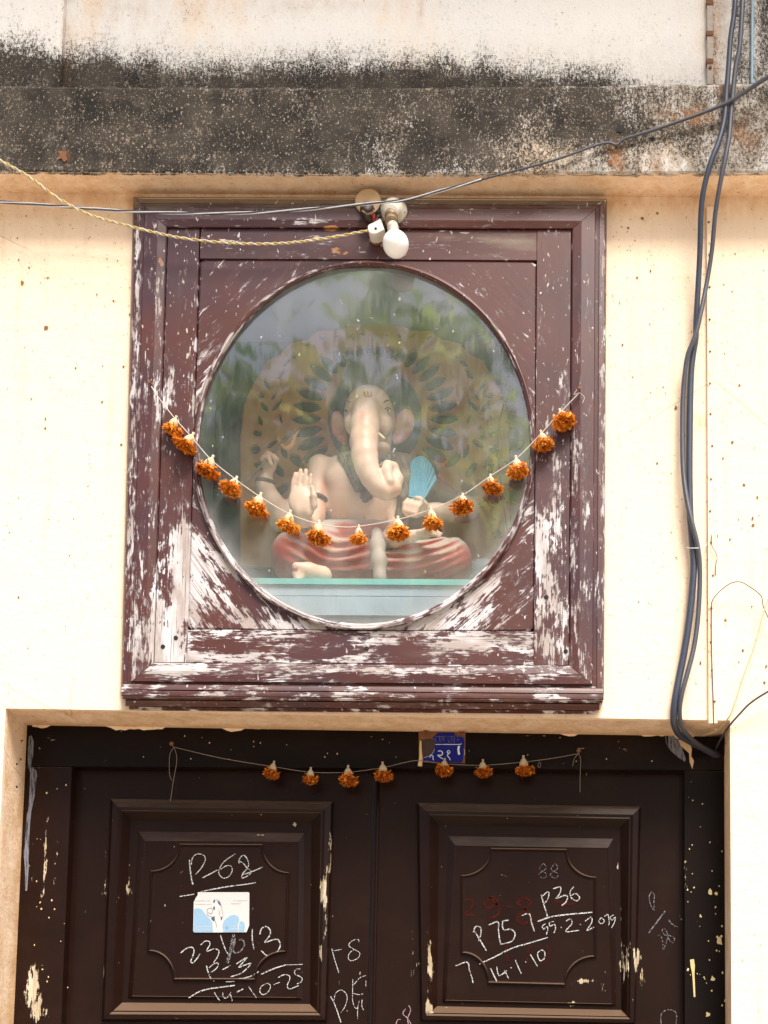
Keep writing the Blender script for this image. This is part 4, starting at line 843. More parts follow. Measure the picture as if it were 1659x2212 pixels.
for xa, xb in ((XB - .004, xm - .0012), (xm + .0012, XC + .004)):
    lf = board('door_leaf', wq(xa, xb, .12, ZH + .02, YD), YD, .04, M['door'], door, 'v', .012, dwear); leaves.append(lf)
tube('meeting_bead', [(xm + .012, YD - .001, .12), (xm + .012, YD - .001, 1.5), (xm + .012, YD - .001, ZH - .004)], .0035, M['door'], leaves[1], 6)
LQ = [([(478, 466), (1440, 478), (1412, 1428), (440, 1425)], [(572, 566), (1338, 574), (1332, 1345), (535, 1338)], [(628, 652), (1288, 656), (1280, 1322), (572, 1316)], DL),
      ([(142, 482), (1110, 500), (1085, 1440), (158, 1425)], [(245, 585), (1012, 598), (1020, 1372), (236, 1355)], [(312, 672), (965, 682), (985, 1350), (268, 1334)], DR)]
PLQ = [[(775, 658), (1135, 660), 'TR', (1250, 782), (1240, 1128), 'BR', (1105, 1252), (748, 1250), 'BL', (636, 1125), (650, 775), 'TL'],
       [(462, 677), (790, 681), 'TR', (918, 802), (918, 1150), 'BR', (785, 1274), (447, 1265), 'BL', (331, 1133), (332, 795), 'TL']]
for k in (0, 1):
    a_, b_, c_, tf = LQ[k]; a_, b_, c_ = [[tf(p) for p in q] for q in (a_, b_, c_)]; lf = leaves[k]
    sub = []
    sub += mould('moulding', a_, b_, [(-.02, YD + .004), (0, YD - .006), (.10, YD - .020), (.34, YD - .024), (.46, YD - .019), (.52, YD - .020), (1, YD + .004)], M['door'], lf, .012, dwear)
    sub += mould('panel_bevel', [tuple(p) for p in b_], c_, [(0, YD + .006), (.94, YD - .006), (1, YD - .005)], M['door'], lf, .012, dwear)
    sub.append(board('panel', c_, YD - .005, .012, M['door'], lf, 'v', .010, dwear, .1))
    # raised field with scooped corners
    P = PLQ[k]; cyc = []
    corner = {}
    for i, p in enumerate(P):
        if isinstance(p, str):
            p0, p1 = np.array(P[i - 1], float), np.array(P[(i + 1) % len(P)], float)
            cc = {'TR': (p1[0], p0[1]), 'BR': (p0[0], p1[1]), 'BL': (p1[0], p0[1]), 'TL': (p0[0] * 0 + p0[0], p1[1])}[p]; cc = np.array(cc, float)
            v0, v1 = p0 - cc, p1 - cc
            for t in np.linspace(0, 1, 12)[1:-1]: cyc.append(tuple(cc + v0 * math.cos(t * math.pi / 2) + v1 * math.sin(t * math.pi / 2)))
        else: cyc.append(p)
    cyc = np.array([tf(p) for p in cyc]); mid = cyc.mean(0); n = len(cyc)
    def ringat(d, Y):
        v = cyc - mid; L = np.linalg.norm(v, axis=1)[:, None]; return A(mid + v * (1 - d / L), Y)
    lv = [(0, YD - .004), (.4, YD - .0085), (2.2, YD - .0105), (4.5, YD - .0105), (6.5, YD - .0075), (9, YD - .0070)]
    V = np.concatenate([ringat(d, y) for d, y in lv]); Fc = [(j * n + i, j * n + (i + 1) % n, (j + 1) * n + (i + 1) % n, (j + 1) * n + i) for j in range(len(lv) - 1) for i in range(n)] + [tuple((len(lv) - 1) * n + i for i in range(n))]
    px, py = proj(V); wv = dwear(px, py)
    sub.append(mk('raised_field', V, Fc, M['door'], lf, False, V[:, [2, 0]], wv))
    for dz in (-.66, -1.32):                                     # the panels lower down the leaf
        for o in sub:
            c2 = o.copy(); COL.objects.link(c2); c2.location = (0, 0, dz); c2.parent = lf; c2.matrix_parent_inverse = o.matrix_parent_inverse.copy()
YW = YD - .0084                                              # just proud of the raised fields
CA, CB, CC, CD, CE, CF = T(560, 2700, 400), T(550, 2850, 450), T(1450, 2850, 650), T(1000, 2950, 450), T(2000, 2850, 500), T(1300, 2350, 300)
wsA, wsB, wsC, wsD, wsE, wsF = [w / 1659 / 1.5069 for w in (400, 450, 650, 450, 500, 300)]
writing('chalk_writing', [(26, [(235, 405), (245, 540), (265, 680), (283, 745)]), (17, [(262, 475), (270, 400), (310, 345), (370, 330), (430, 350), (450, 400), (430, 460), (380, 540), (318, 605)]), (20, [(412, 652), (515, 600), (615, 545)]),
    (18, [(855, 330), (760, 390), (690, 450), (640, 530), (632, 590), (665, 640), (710, 658), (765, 635), (805, 580), (810, 520), (780, 488), (720, 495), (655, 540)]),
    (20, [(905, 460), (905, 410), (940, 360), (975, 350), (1015, 400), (1035, 470), (1010, 530), (960, 590), (940, 640), (960, 655), (1030, 620), (1065, 580), (1050, 545), (1010, 520), (975, 470), (915, 430)]), (20, [(960, 610), (1060, 575), (1140, 545), (1225, 505)]),
    (22, [(390, 840), (560, 805), (760, 770), (960, 745), (1130, 718)]), (20, [(100, 905), (200, 890), (300, 872)])], CA, wsA, YW, M['chalk'], leaves[0], 'white chalk P-68 with an underline')
writing('chalk_writing', [(20, [(140, 930), (200, 880), (270, 860), (300, 900), (285, 970), (262, 1030), (290, 1045), (340, 990), (375, 935)]), (18, [(380, 835), (430, 790), (480, 790), (490, 830), (450, 910), (540, 880), (600, 905), (580, 980), (535, 1045)]), (18, [(618, 715), (670, 870), (730, 980)]),
    (20, [(1000, 640), (1000, 760), (1020, 885)]), (22, [(1090, 710), (1110, 640), (1170, 610), (1215, 660), (1210, 720), (1150, 800), (1250, 770), (1310, 770), (1335, 840), (1290, 920), (1190, 965), (1105, 900)])], CB, wsB, YW, M['chalk'], leaves[0], 'chalk number 23/6/13')
writing('chalk_writing', [(26, [(790, 740), (790, 800), (770, 890), (800, 930), (860, 905), (905, 840), (890, 775), (840, 770)]), (60, [(780, 700), (740, 900), (700, 1050)])], CB, wsB, YW, M['chalk2'], leaves[0], 'smudged chalk 6')
writing('chalk_writing', [(20, [(450, 1080), (470, 1160), (500, 1230), (545, 1270)]), (16, [(480, 1110), (530, 1065), (590, 1050), (580, 1100), (540, 1140), (500, 1165)]), (20, [(640, 1130), (740, 1080)]), (19, [(810, 1060), (870, 1020), (935, 985), (890, 1040), (840, 1100), (910, 1075), (985, 1055), (930, 1120), (850, 1180), (740, 1215)]),
    (16, [(680, 1275), (790, 1270)]), (19, [(785, 1245), (900, 1230), (1000, 1200), (1080, 1150)]), (22, [(1105, 1185), (1250, 1120), (1410, 1070)]), (12, [(1410, 1072), (1500, 1070), (1605, 1065)]), (22, [(235, 1470), (350, 1400), (480, 1360), (620, 1340), (790, 1318)]),
    (16, [(545, 1400), (570, 1450), (610, 1500)]), (15, [(645, 1400), (650, 1455), (690, 1470), (745, 1400)]), (15, [(735, 1420), (748, 1460), (760, 1505)]), (24, [(810, 1400), (890, 1360)]), (17, [(960, 1335), (1000, 1400), (1050, 1465)]), (15, [(1160, 1300), (1110, 1330), (1090, 1390), (1130, 1430), (1190, 1395), (1220, 1330), (1190, 1295), (1150, 1300)]), (15, [(1255, 1310), (1330, 1280)]),
    (16, [(1310, 1225), (1380, 1190), (1440, 1200), (1450, 1240), (1420, 1320), (1450, 1360), (1560, 1320)]), (15, [(1580, 1120), (1520, 1130), (1510, 1180), (1570, 1210), (1600, 1240), (1580, 1280), (1535, 1300)])], CB, wsB, YW, M['chalk'], leaves[0], 'chalk P-3 over 14-10-25')
writing('chalk_writing', [(14, [(230, 470), (250, 425), (290, 430), (295, 480), (275, 545)]), (15, [(240, 460), (290, 540), (340, 625)]), (14, [(360, 410), (435, 385), (440, 450), (450, 530), (462, 580)]), (14, [(525, 370), (475, 385), (485, 450), (540, 445), (578, 480), (565, 530), (530, 555), (455, 572)]), (15, [(280, 735), (400, 680), (550, 605), (700, 560), (850, 515)]),
    (14, [(85, 750), (180, 720), (200, 790), (220, 850), (230, 895)]), (14, [(375, 770), (400, 825), (430, 885)]), (13, [(425, 755), (445, 830), (510, 790)]), (13, [(490, 790), (510, 825), (525, 860)]), (12, [(540, 762), (552, 770)]), (13, [(580, 700), (605, 760), (630, 815)]), (12, [(662, 714), (672, 722)]), (13, [(705, 655), (735, 705), (765, 755)]), (13, [(790, 620), (765, 650), (785, 705), (820, 690), (825, 640), (800, 618), (785, 625)])], CC, wsC, YW, M['chalk'], leaves[1], 'chalk 7 P75 over 14.1.10')
writing('chalk_writing', [(14, [(628, 335), (695, 318), (715, 390), (740, 465)]), (16, [(795, 160), (820, 250), (850, 350)]), (13, [(800, 175), (850, 135), (860, 160), (840, 210), (815, 235)]), (14, [(895, 110), (955, 95), (950, 150), (920, 190), (990, 165), (1015, 180), (1000, 220), (965, 250)]), (13, [(1065, 90), (1035, 140), (1050, 190), (1090, 210), (1115, 185), (1085, 150), (1045, 165)]), (16, [(765, 382), (870, 345), (1000, 325), (1220, 305)]),
    (12, [(830, 400), (805, 420), (815, 445), (845, 425), (850, 450), (838, 490)]), (12, [(905, 380), (865, 390), (870, 420), (905, 405), (915, 440), (900, 480)]), (10, [(958, 428), (966, 434)]), (13, [(1000, 380), (1040, 360), (1050, 400), (1000, 465), (1110, 455)]), (10, [(1116, 402), (1124, 408)]), (13, [(1160, 380), (1210, 345), (1215, 390), (1175, 455), (1220, 435), (1255, 425)])], CC, wsC, YW, M['chalk'], leaves[1], 'chalk 7 P36 over 99.2.2')
writing('chalk_writing', [(11, [(1290, 350), (1275, 385), (1300, 400), (1320, 375), (1295, 350)]), (11, [(1320, 340), (1350, 325), (1360, 390), (1355, 415)]), (11, [(1400, 325), (1370, 345), (1385, 370), (1410, 345), (1405, 385), (1380, 435)])], CC, wsC, YD - .0068, M['chalk'], leaves[1], 'small chalk 079')
writing('red_writing', [(30, [(150, 210), (215, 200), (220, 260), (165, 320), (250, 330)]), (34, [(370, 180), (320, 240), (360, 270), (420, 240), (430, 200), (370, 180), (440, 260), (440, 320), (370, 360)]), (26, [(470, 250), (560, 260)]), (36, [(650, 180), (600, 230), (660, 280), (720, 340), (650, 400), (590, 360), (650, 290), (710, 220), (650, 180)]), (36, [(900, 200), (1000, 240), (1100, 220)]), (20, [(550, 540), (500, 620), (520, 720)]), (20, [(690, 560), (685, 640), (680, 720)]), (20, [(830, 560), (860, 640), (810, 740)])], CC, wsC, YW + .0006, M['redp'], leaves[1], 'faded red date under the chalk')
writing('chalk_writing', [(4, [(690, 742), (672, 768), (702, 790), (690, 808), (668, 792), (700, 765), (690, 742)]), (4, [(740, 742), (722, 768), (752, 790), (740, 808), (718, 792), (750, 765), (740, 742)]), (3, [(500, 790), (530, 800)])], DR, .5, YW, M['chalk2'], leaves[1], 'faint chalk 88')
writing('chalk_writing', [(14, [(295, 510), (330, 640), (380, 800)]), (12, [(310, 535), (415, 517)]), (12, [(622, 440), (615, 400), (560, 405), (510, 440), (505, 480), (570, 520), (630, 560), (610, 620), (530, 655), (492, 620), (510, 560), (560, 520)]), (18, [(280, 1080), (340, 1200), (405, 1395)]), (13, [(320, 1130), (340, 1050), (400, 1005), (460, 1040), (480, 1110), (450, 1210), (400, 1280)]), (12, [(472, 1252), (484, 1258)]),
    (12, [(548, 870), (545, 1000), (545, 1130), (570, 1210), (600, 1220), (625, 1130)]), (12, [(560, 940), (630, 860), (705, 830)]), (12, [(550, 1045), (620, 1060), (670, 1050)]), (12, [(620, 1140), (605, 1240), (605, 1350)]), (12, [(660, 1120), (655, 1190), (675, 1245)]), (12, [(705, 890), (703, 930), (705, 970)])], CD, wsD, YD - .0012, M['chalk'], leaves[0], 'chalk T8 and P.K marks beside the door gap')
writing('chalk_writing', [(12, [(1220, 1190), (1240, 1250), (1205, 1350), (1215, 1412)]), (12, [(1145, 1275), (1180, 1230), (1150, 1290), (1200, 1340), (1245, 1412)]), (14, [(1065, 1412), (1085, 1365), (1120, 1358)])], CD, wsD, YD - .0012, M['chalkp'], leaves[1], 'pink chalk 8')
writing('chalk_writing', [(14, [(400, 170), (375, 230), (390, 310), (430, 375), (425, 300), (430, 210), (400, 170)]), (22, [(370, 620), (460, 500), (550, 380)]), (14, [(455, 655), (500, 650), (525, 740), (525, 800), (560, 720), (575, 640), (545, 575), (515, 590), (540, 640), (600, 650), (650, 680), (630, 725), (590, 690), (575, 650)]), (16, [(585, 480), (630, 530), (685, 558)]), (16, [(695, 430), (735, 490)]), (14, [(505, 1620), (505, 1500), (560, 1455), (630, 1455), (670, 1500), (665, 1620)])], CE, wsE, YD - .0012, M['chalk2'], leaves[1], 'chalk P over 28 on the right stile')
# paint drips and smears on the jambs
dr = smooth_path([(838, 905), (848, 1000), (856, 1120), (862, 1240), (866, 1312)], 5); wv = np.interp(np.arange(len(dr)), [0, 4, 8, len(dr) - 1], [44, 46, 24, 17])
V, Fc = ribbon_geo([tuple(p) for p in dr], np.interp(np.arange((len(dr) - 1) * 6 + 1) / 6, np.arange(len(dr)), wv) * wsE, YJ - .001, CE, 6, .02); mk('paint_drip', V, Fc, M['cream'], door)
chips('paint_fleck', [CE(p) + (r,) for p, r in (((1062, 1115), 5), ((968, 1100), 2), ((1050, 1245), 2), ((1008, 1505), 5), ((1168, 1050), 2.5), ((1198, 1350), 3), ((1110, 660), 3), ((1155, 655), 3), ((1040, 180), 6), ((1100, 190), 4), ((1130, 710), 8), ((860, 130), 2), ((790, 150), 2), ((930, 440), 3), ((1160, 548), 2.5), ((795, 1020), 3.5), ((1090, 340), 2), ((1105, 810), 2), ((1165, 1400), 2.5))], YJ - .001, M['cream'], door)
chips('paint_fleck', [(random.uniform(66, 148), random.uniform(1600, 2212), random.uniform(.7, 2)) for _ in range(26)] + [(random.uniform(160, 1470), random.uniform(1590, 1650), random.uniform(.6, 1.6)) for _ in range(26)] + [(random.uniform(1484, 1560), random.uniform(1680, 2212), random.uniform(.7, 1.8)) for _ in range(24)], YJ - .001, M['cream'], door)
DJ = T(0, 2250, 400, 1361)
poly('grey_smear', [(318, 500), (350, 490), (372, 560), (365, 700), (350, 830), (400, 880), (412, 950), (385, 1150), (345, 1330), (330, 1500), (320, 1700), (318, 1950), (300, 2210), (280, 2210), (275, 1950), (262, 1800), (275, 1550), (300, 1350), (325, 1150), (335, 900), (318, 870), (305, 740)], YJ - .0012, M['greypaint'], door, DJ)
DK = T(2100, 1800, 400, 1106)
poly('grey_smear', [(180, 1640), (240, 1630), (300, 1680), (335, 1760), (365, 1850), (360, 1880), (300, 1840), (230, 1780), (190, 1720)], YJ - .0012, M['greypaint'], door, DK)
poly('torn_paint', [(300, 1680), (390, 1690), (420, 1760), (415, 1830), (440, 1870), (425, 1945), (400, 1880), (395, 1800), (350, 1760), (320, 1730)], YJ - .002, M['peach'], door, DK, .0012)
# ragged cream overpaint along the top of the door frame
for Lx in ([(12 + 60, 1560)],):
    xs = np.linspace(70, 1560, 150); up_ = [(x, 1545 + .0145 * x + 14) for x in xs]; dn = [(x, 1563 + .0140 * x + 5 * math.sin(x / 37.) + 3 * math.sin(x / 13. + 1) + 5 * math.sin(x / 190.) + random.uniform(-2, 2)) for x in xs]
    a = A(np.array(up_), YJ - .0008); b = A(np.array(dn), YJ - .0008); n = len(xs)
    mk('overpaint_edge', np.concatenate([a, b]), [(i, i + 1, n + i + 1, n + i) for i in range(n - 1)], M['wall'], door, False, None, dict(dirt_shade=np.full(2 * n, .4), grime=np.full(2 * n, .3)))

# sticker
stk = thing('sticker', at(478, 2013, YW), 'small white sticker with pale blue shapes on the left door panel', 'sticker')
poly('card', [(345, 200), (955, 200), (965, 210), (962, 600), (930, 680), (305, 684), (290, 668), (297, 320), (320, 270), (345, 235)], YW - .0012, M['card'], stk, CB, .0008)
poly('blue_shape', [(302, 400), (350, 390), (400, 410), (430, 455), (470, 500), (520, 560), (528, 676), (306, 680), (294, 665)], YW - .0016, M['cblue'], stk, CB, .0003)
poly('blue_shape', [(640, 600), (660, 540), (720, 490), (780, 470), (830, 485), (845, 530), (825, 590), (828, 674), (650, 676)], YW - .0016, M['cblue'], stk, CB, .0003)
poly('blue_shape', [(838, 600), (850, 555), (875, 545), (905, 570), (912, 620), (905, 672), (836, 674)], YW - .0016, M['cblue'], stk, CB, .0003)
for P in ([(540, 280), (555, 300), (545, 330), (530, 320)], [(580, 305), (605, 315), (628, 365), (610, 355), (590, 330)], [(530, 375), (550, 370), (552, 405), (535, 415)], [(505, 510), (545, 485), (552, 530), (535, 550), (515, 530)], [(625, 500), (640, 490), (635, 530), (622, 535)]): poly('ink_patch', P, YW - .0017, M['cink'], stk, CB, .0003)
writing('ink_lines', [(7, [(455, 440), (470, 400), (510, 390), (525, 430), (500, 460), (470, 440)]), (6, [(455, 430), (470, 480), (520, 500), (560, 560), (575, 630)]), (5, [(640, 430), (650, 480), (630, 520), (610, 470), (600, 410)]), (5, [(560, 290), (600, 300), (625, 350), (640, 430)]), (6, [(690, 610), (682, 625), (692, 645), (702, 625), (690, 610)])], CB, wsB, YW - .00175, M['cink'], stk)
pl_ = writing('print_lines', [(12, [(318, 303), (440, 300)]), (12, [(452, 302), (500, 300)]), (13, [(316, 345), (440, 342)]), (13, [(456, 344), (505, 342)]), (11, [(772, 298), (800, 297)]), (12, [(815, 300), (948, 299)]), (13, [(745, 336), (870, 334)]), (9, [(320, 615), (515, 612)]), (9, [(320, 645), (515, 643)]), (9, [(740, 605), (820, 604)]), (9, [(742, 637), (815, 636)]), (9, [(840, 605), (915, 604)]), (9, [(840, 637), (880, 636)])], CB, wsB, YW - .00175, M['cgrey'], stk); pl_['kind'] = 'stuff'

# house number plate, chipped enamel
plate = thing('number_plate', at(955, 1646, YJ), 'chipped blue enamel house number plate hung over the door', 'sign')
poly('backing', [(345, 155), (1190, 160), (1182, 740), (350, 720)], YJ - .004, M['rust'], plate, CF, .003)
poly('enamel', [(600, 275), (640, 250), (690, 195), (980, 190), (1010, 250), (1100, 255), (1150, 290), (1172, 340), (1165, 480), (1140, 700), (1120, 730), (900, 725), (600, 715), (440, 690), (440, 650), (530, 620), (600, 560), (635, 480), (640, 380)], YJ - .0055, M['enamel'], plate, CF, .001)
poly('bare_chip', [(395, 320), (560, 300), (620, 330), (632, 470), (590, 565), (510, 620), (440, 640), (415, 560)], YJ - .0050, M['char'], plate, CF, .0005)
writing('numerals', [(20, [(545, 640), (575, 600), (605, 615), (605, 660), (616, 690)]), (24, [(695, 530), (740, 520), (778, 555), (755, 600), (692, 598), (735, 635), (785, 668)]), (22, [(915, 545), (890, 515), (862, 530), (870, 562), (908, 555), (865, 600), (900, 650), (918, 690)]), (16, [(645, 405), (850, 404), (1060, 405), (1120, 395)]), (52, [(1075, 430), (1062, 500), (1078, 590)]), (9, [(440, 645), (530, 615), (600, 560), (632, 490)]), (10, [(1165, 490), (1175, 550), (1170, 600)])], CF, wsF, YJ - .0058, M['ename2'], plate)
writing('faded_lettering', [(9, [(640, 262), (880, 258), (1130, 264)]), (13, [(648, 290), (640, 320), (668, 350), (690, 375)]), (13, [(722, 268), (728, 320), (735, 372)]), (13, [(765, 268), (765, 330)]), (12, [(800, 268), (800, 350)]), (12, [(840, 300), (880, 300), (880, 345), (930, 380)]), (13, [(940, 268), (942, 360)]), (14, [(985, 268), (985, 380)]), (13, [(1040, 285), (1050, 320), (1085, 325)])], CF, wsF, YJ - .0058, M['greypaint'], plate)
for x, y in ((470, 180), (1120, 175)): mk('hook', *tube_geo(smooth_path([at(*CF((x - 40, y + 30)), YJ - .006), at(*CF((x - 10, y - 30)), YJ - .012), at(*CF((x + 40, y - 10)), YJ - .010), at(*CF((x + 60, y + 40)), YJ - .006)]), .0022, 6), M['rust'], plate, True)
wick = tube('torn_strip', [at(*CF((382, 340)), YJ - .009), at(*CF((380, 480)), YJ - .010), at(*CF((385, 640)), YJ - .010), at(*CF((370, 790)), YJ - .012)], np.linspace(.002, .0055, 25), M['peach'], None, 6); tag(wick, 'short peeling cream strip hanging beside the blue number plate', 'strip')

# ================================================================== garlands
def flower_mesh(seed, red):
    r = random.Random(seed); parts = []; sh = []
    tone = r.uniform(.30, .40) if red else r.uniform(.48, .82); asym = r.uniform(-.25, .25)
    def add(P, Fq, s_, base=None):
        P = P + np.array([[r.gauss(0, .0004) for _ in range(3)] for _ in range(8)]); parts.append((P, Fq)); b = s_ if base is None else base
        sh.extend([b, b, (b + s_) / 2, (b + s_) / 2, s_, s_, s_ * .85, s_ * .85])
    C = np.array([r.uniform(-.002, .002), 0, -.0165]); rad = np.array([.0165 * r.uniform(.9, 1.1), .0150, .0060 * r.uniform(.85, 1.3)])
    for k in range(330):                                       # packed head of short crumpled petals
        ph = r.uniform(0, 2 * math.pi); el = math.asin(r.uniform(-1, .45)); d = np.array([math.cos(ph) * math.cos(el), math.sin(ph) * math.cos(el), math.sin(el)])
        p = C + d * rad * r.uniform(.72, 1.0) * (1 + asym * d[0]); dd = d + np.array([r.gauss(0, .5), r.gauss(0, .5), r.gauss(-.45, .45)])
        add(*petal_leaf(p, dd, r.uniform(.0045, .0085), r.uniform(.0030, .0052), np.array([r.gauss(0, .7), r.gauss(0, .7), 1.0]), r.uniform(-.3, .6)), min(1, max(0, r.gauss(tone + .25 * (p[2] + .016) / .008, .27))))
    for k in range(70):                                        # pale petal bases fanning out of the calyx
        ph = r.uniform(0, 2 * math.pi); d = np.array([math.cos(ph), math.sin(ph), r.uniform(-.95, -.55)])
        add(*petal_leaf((math.cos(ph) * .0045, math.sin(ph) * .0045, -.0065), d, r.uniform(.012, .0155), .0042, np.array([math.cos(ph), math.sin(ph), 1.0]), r.uniform(-.05, .3)), min(1, max(0, r.gauss(tone + .12, .15))), 1.0 if not red else .6)
    for k in range(4):
        ph = r.uniform(0, 6.28); add(*petal_leaf((math.cos(ph) * .005, math.sin(ph) * .005, -.009), (math.cos(ph) * .8, math.sin(ph) * .8, r.uniform(.3, .9)), .012, .0045, np.array([0, 0, 1.0])), .75)
    V, Fc = blob_geo(C, *(rad * .82), 12, 8); parts.append((V, Fc)); sh.extend([.05] * len(V))
    return join(parts), sh
FM = []
for k in range(12):
    (V, Fc), sh = flower_mesh(30 + k, k >= 9); o = mk('petals', V, Fc, M['petal'], None, False, None, dict(shade=np.clip(sh, 0, 1))); FM.append(o.data); bpy.data.objects.remove(o)
V, Fc = lathe_geo([(-.014, .0070), (-.009, .0085), (-.003, .0080), (.003, .0052), (.006, .0026), (.0085, .0020), (.012, .0024)], (0, 0, 0), (0, 0, 1), 20, 10, .07); o = mk('calyx', V, Fc, M['calyx'], None, True); CM = o.data; bpy.data.objects.remove(o)
def garland(name, label, string, flowers, Y, variants, scale, tails=()):
    root = thing(name, at(*flowers[len(flowers) // 2][:2], Y), label, 'garland')
    tube('string', pts(string, Y), .0010 if Y < 0 else .0007, M['twine'] if Y < 0 else M['twine2'], root, 6, 6)
    for i, tl in enumerate(tails): tube('string_end', pts(tl, Y), .0006, M['twine'] if Y < 0 else M['twine2'], root, 5, 6)
    for i, (x, y, rot) in enumerate(flowers):
        w = at(x, y, Y); sc = scale * random.uniform(.76, 1.16)
        mt = Matrix.Translation(w) @ Matrix.Rotation(math.radians(rot), 4, 'Y') @ Matrix.Rotation(random.uniform(-.25, .1), 4, 'X') @ Matrix.Rotation(random.uniform(0, 6.28), 4, 'Z') @ Matrix.Diagonal((sc * random.uniform(.95, 1.08), sc, sc * random.uniform(.92, 1.05), 1))
        c = bpy.data.objects.new('marigold', CM); COL.objects.link(c); adopt(c, root); c.matrix_basis = Matrix.Translation(root.location).inverted().inverted() @ mt if False else mt
        p = bpy.data.objects.new('petals', FM[variants[i % len(variants)]]); COL.objects.link(p); p.parent = c
    return root
up_fl = [(377, 910, 20), (412, 947, 25), (455, 997, 22), (507, 1041, 18), (560, 1078, 16), (625, 1116, 10), (688, 1138, 6), (775, 1146, 0), (860, 1130, -4), (932, 1109, -8), (1000, 1078, -6), (1060, 1036, -4), (1116, 999, -10), (1171, 942, -16), (1213, 895, -20)]
ustr = [(327, 835), (345, 862), (377, 903), (412, 942), (455, 992), (507, 1034), (560, 1072), (625, 1110), (688, 1132), (735, 1138), (775, 1137), (860, 1122), (932, 1100), (1000, 1069), (1060, 1028), (1116, 990), (1171, 934), (1213, 888), (1252, 848)]
garland('marigold_garland', 'string of dried orange marigolds draped across the round pane', ustr, up_fl, YF - .010, [0, 1, 2, 3, 4, 5, 6, 7, 8], 1.20, [[(1252, 848), (1262, 858), (1258, 872)], [(1252, 848), (1240, 852), (1246, 842)]])
lo_fl = [(590, 1655, 10), (671, 1668, 3), (752, 1666, -2), (827, 1658, -5), (960, 1649, 2), (1043, 1652, 0), (1131, 1645, -3)]
lstr = [(376, 1614), (480, 1638), (590, 1656), (671, 1668), (752, 1668), (827, 1658), (870, 1648), (904, 1643), (960, 1650), (1043, 1653), (1131, 1646), (1200, 1637), (1249, 1628)]
garland('marigold_garland', 'sparse string of seven orange marigolds hung along the door head', lstr, lo_fl, YJ - .016, [9, 10, 11], 1.06, [[(376, 1614), (367, 1630), (366, 1670), (371, 1686)], [(376, 1614), (382, 1640), (374, 1690), (368, 1731)], [(1249, 1628), (1254, 1640), (1253, 1680), (1253, 1711)], [(1249, 1628), (1240, 1640), (1237, 1655)], [(1165, 1645), (1162, 1655), (1167, 1657), (1168, 1647)]])
for x, y in ((375, 1613), (1250, 1628)):
    mk('garland_nail', *lathe_geo([(-.004, .0018), (.016, .0018), (.0162, .005), (.018, .005)], at(x, y, YJ), (0, -1, .1), 8), M['rust'], door)

# ================================================================== lamp and wiring
LZ = T(1100, 600, 300)
lamp = thing('wall_lamp', at(850, 460, YF), 'bare white bulb in an angled porcelain holder at the top of the window frame', 'lamp')
cb = at(*LZ((1010, 500)), YF)
mk('base', *lathe_geo([(0, .030), (.006, .031), (.010, .029), (.016, .022), (.022, .020), (.023, .0)], cb, (.04, -1, -.02), 26), M['porc'], lamp, True)
p0, p1, p2 = at(*LZ((950, 520)), YF - .016), at(*LZ((975, 690)), YF - .034), at(*LZ((1040, 1075)), YF - .050); ax = p2 - p1; ax /= np.linalg.norm(ax)
mk('collar', *lathe_geo([(-.002, .019), (.006, .019), (.008, .017), (.010, .0)], p0, (.0, -.75, -.55), 22), M['porc'], lamp, True)
mk('holder', *lathe_geo([(0, .0135), (.012, .0135), (.013, .0150), (.017, .0150), (.018, .0140), (.036, .0140), (.037, .0150), (.040, .0150)], p0, p1 - p0, 22), M['brass'], lamp, True)
R_ = .0292; bl = [(-.0315, .0128), (-.0275, .0145)] + [(R_ * math.sin(t), R_ * math.cos(t)) for t in np.radians(np.linspace(-56, 89, 18))]
mk('bulb_cap', *lathe_geo([(-.058, .0118), (-.050, .0120), (-.049, .0132), (-.046, .0132), (-.045, .0124), (-.036, .0124), (-.030, .0132)], p2, ax, 20), M['porc'], lamp, True)
mk('bulb', *lathe_geo(bl, p2, ax, 28), M['bulb'], lamp, True)
for x, y in ((1185, 505), (745, 500)): mk('screw', *lathe_geo([(0, .0042), (.002, .0040), (.0025, .0)], at(*LZ((x, y)), YF - .009), (0, -1, 0), 10), M['hole'], lamp)
# wire block beside the holder
blk = thing('wire_block', at(812, 491, YF), 'small white bakelite connector block where the twisted wire ends', 'connector')
P = [(535, 770), (560, 735), (640, 700), (770, 625), (845, 830), (700, 900), (620, 905), (570, 880), (545, 835)]; n = len(P); Pp = np.array([LZ(p) for p in P]); f0 = A(Pp, YF - .030); mid = f0.mean(0); f1 = mid + (f0 - mid) * .93; f1[:, 1] -= .003; b0 = f0.copy(); b0[:, 1] = YF
mk('shell', np.concatenate([f1, f0, b0]), [tuple(range(n))] + [(k * n + i, (k + 1) * n + i, (k + 1) * n + (i + 1) % n, k * n + (i + 1) % n) for k in (0, 1) for i in range(n)], M['wplast'], blk)
mk('screw_hole', *lathe_geo([(0, .0030), (.0006, .0030), (.0008, .0)], at(*LZ((680, 797)), YF - .0332), (0, -1, 0), 12), M['hole'], blk)
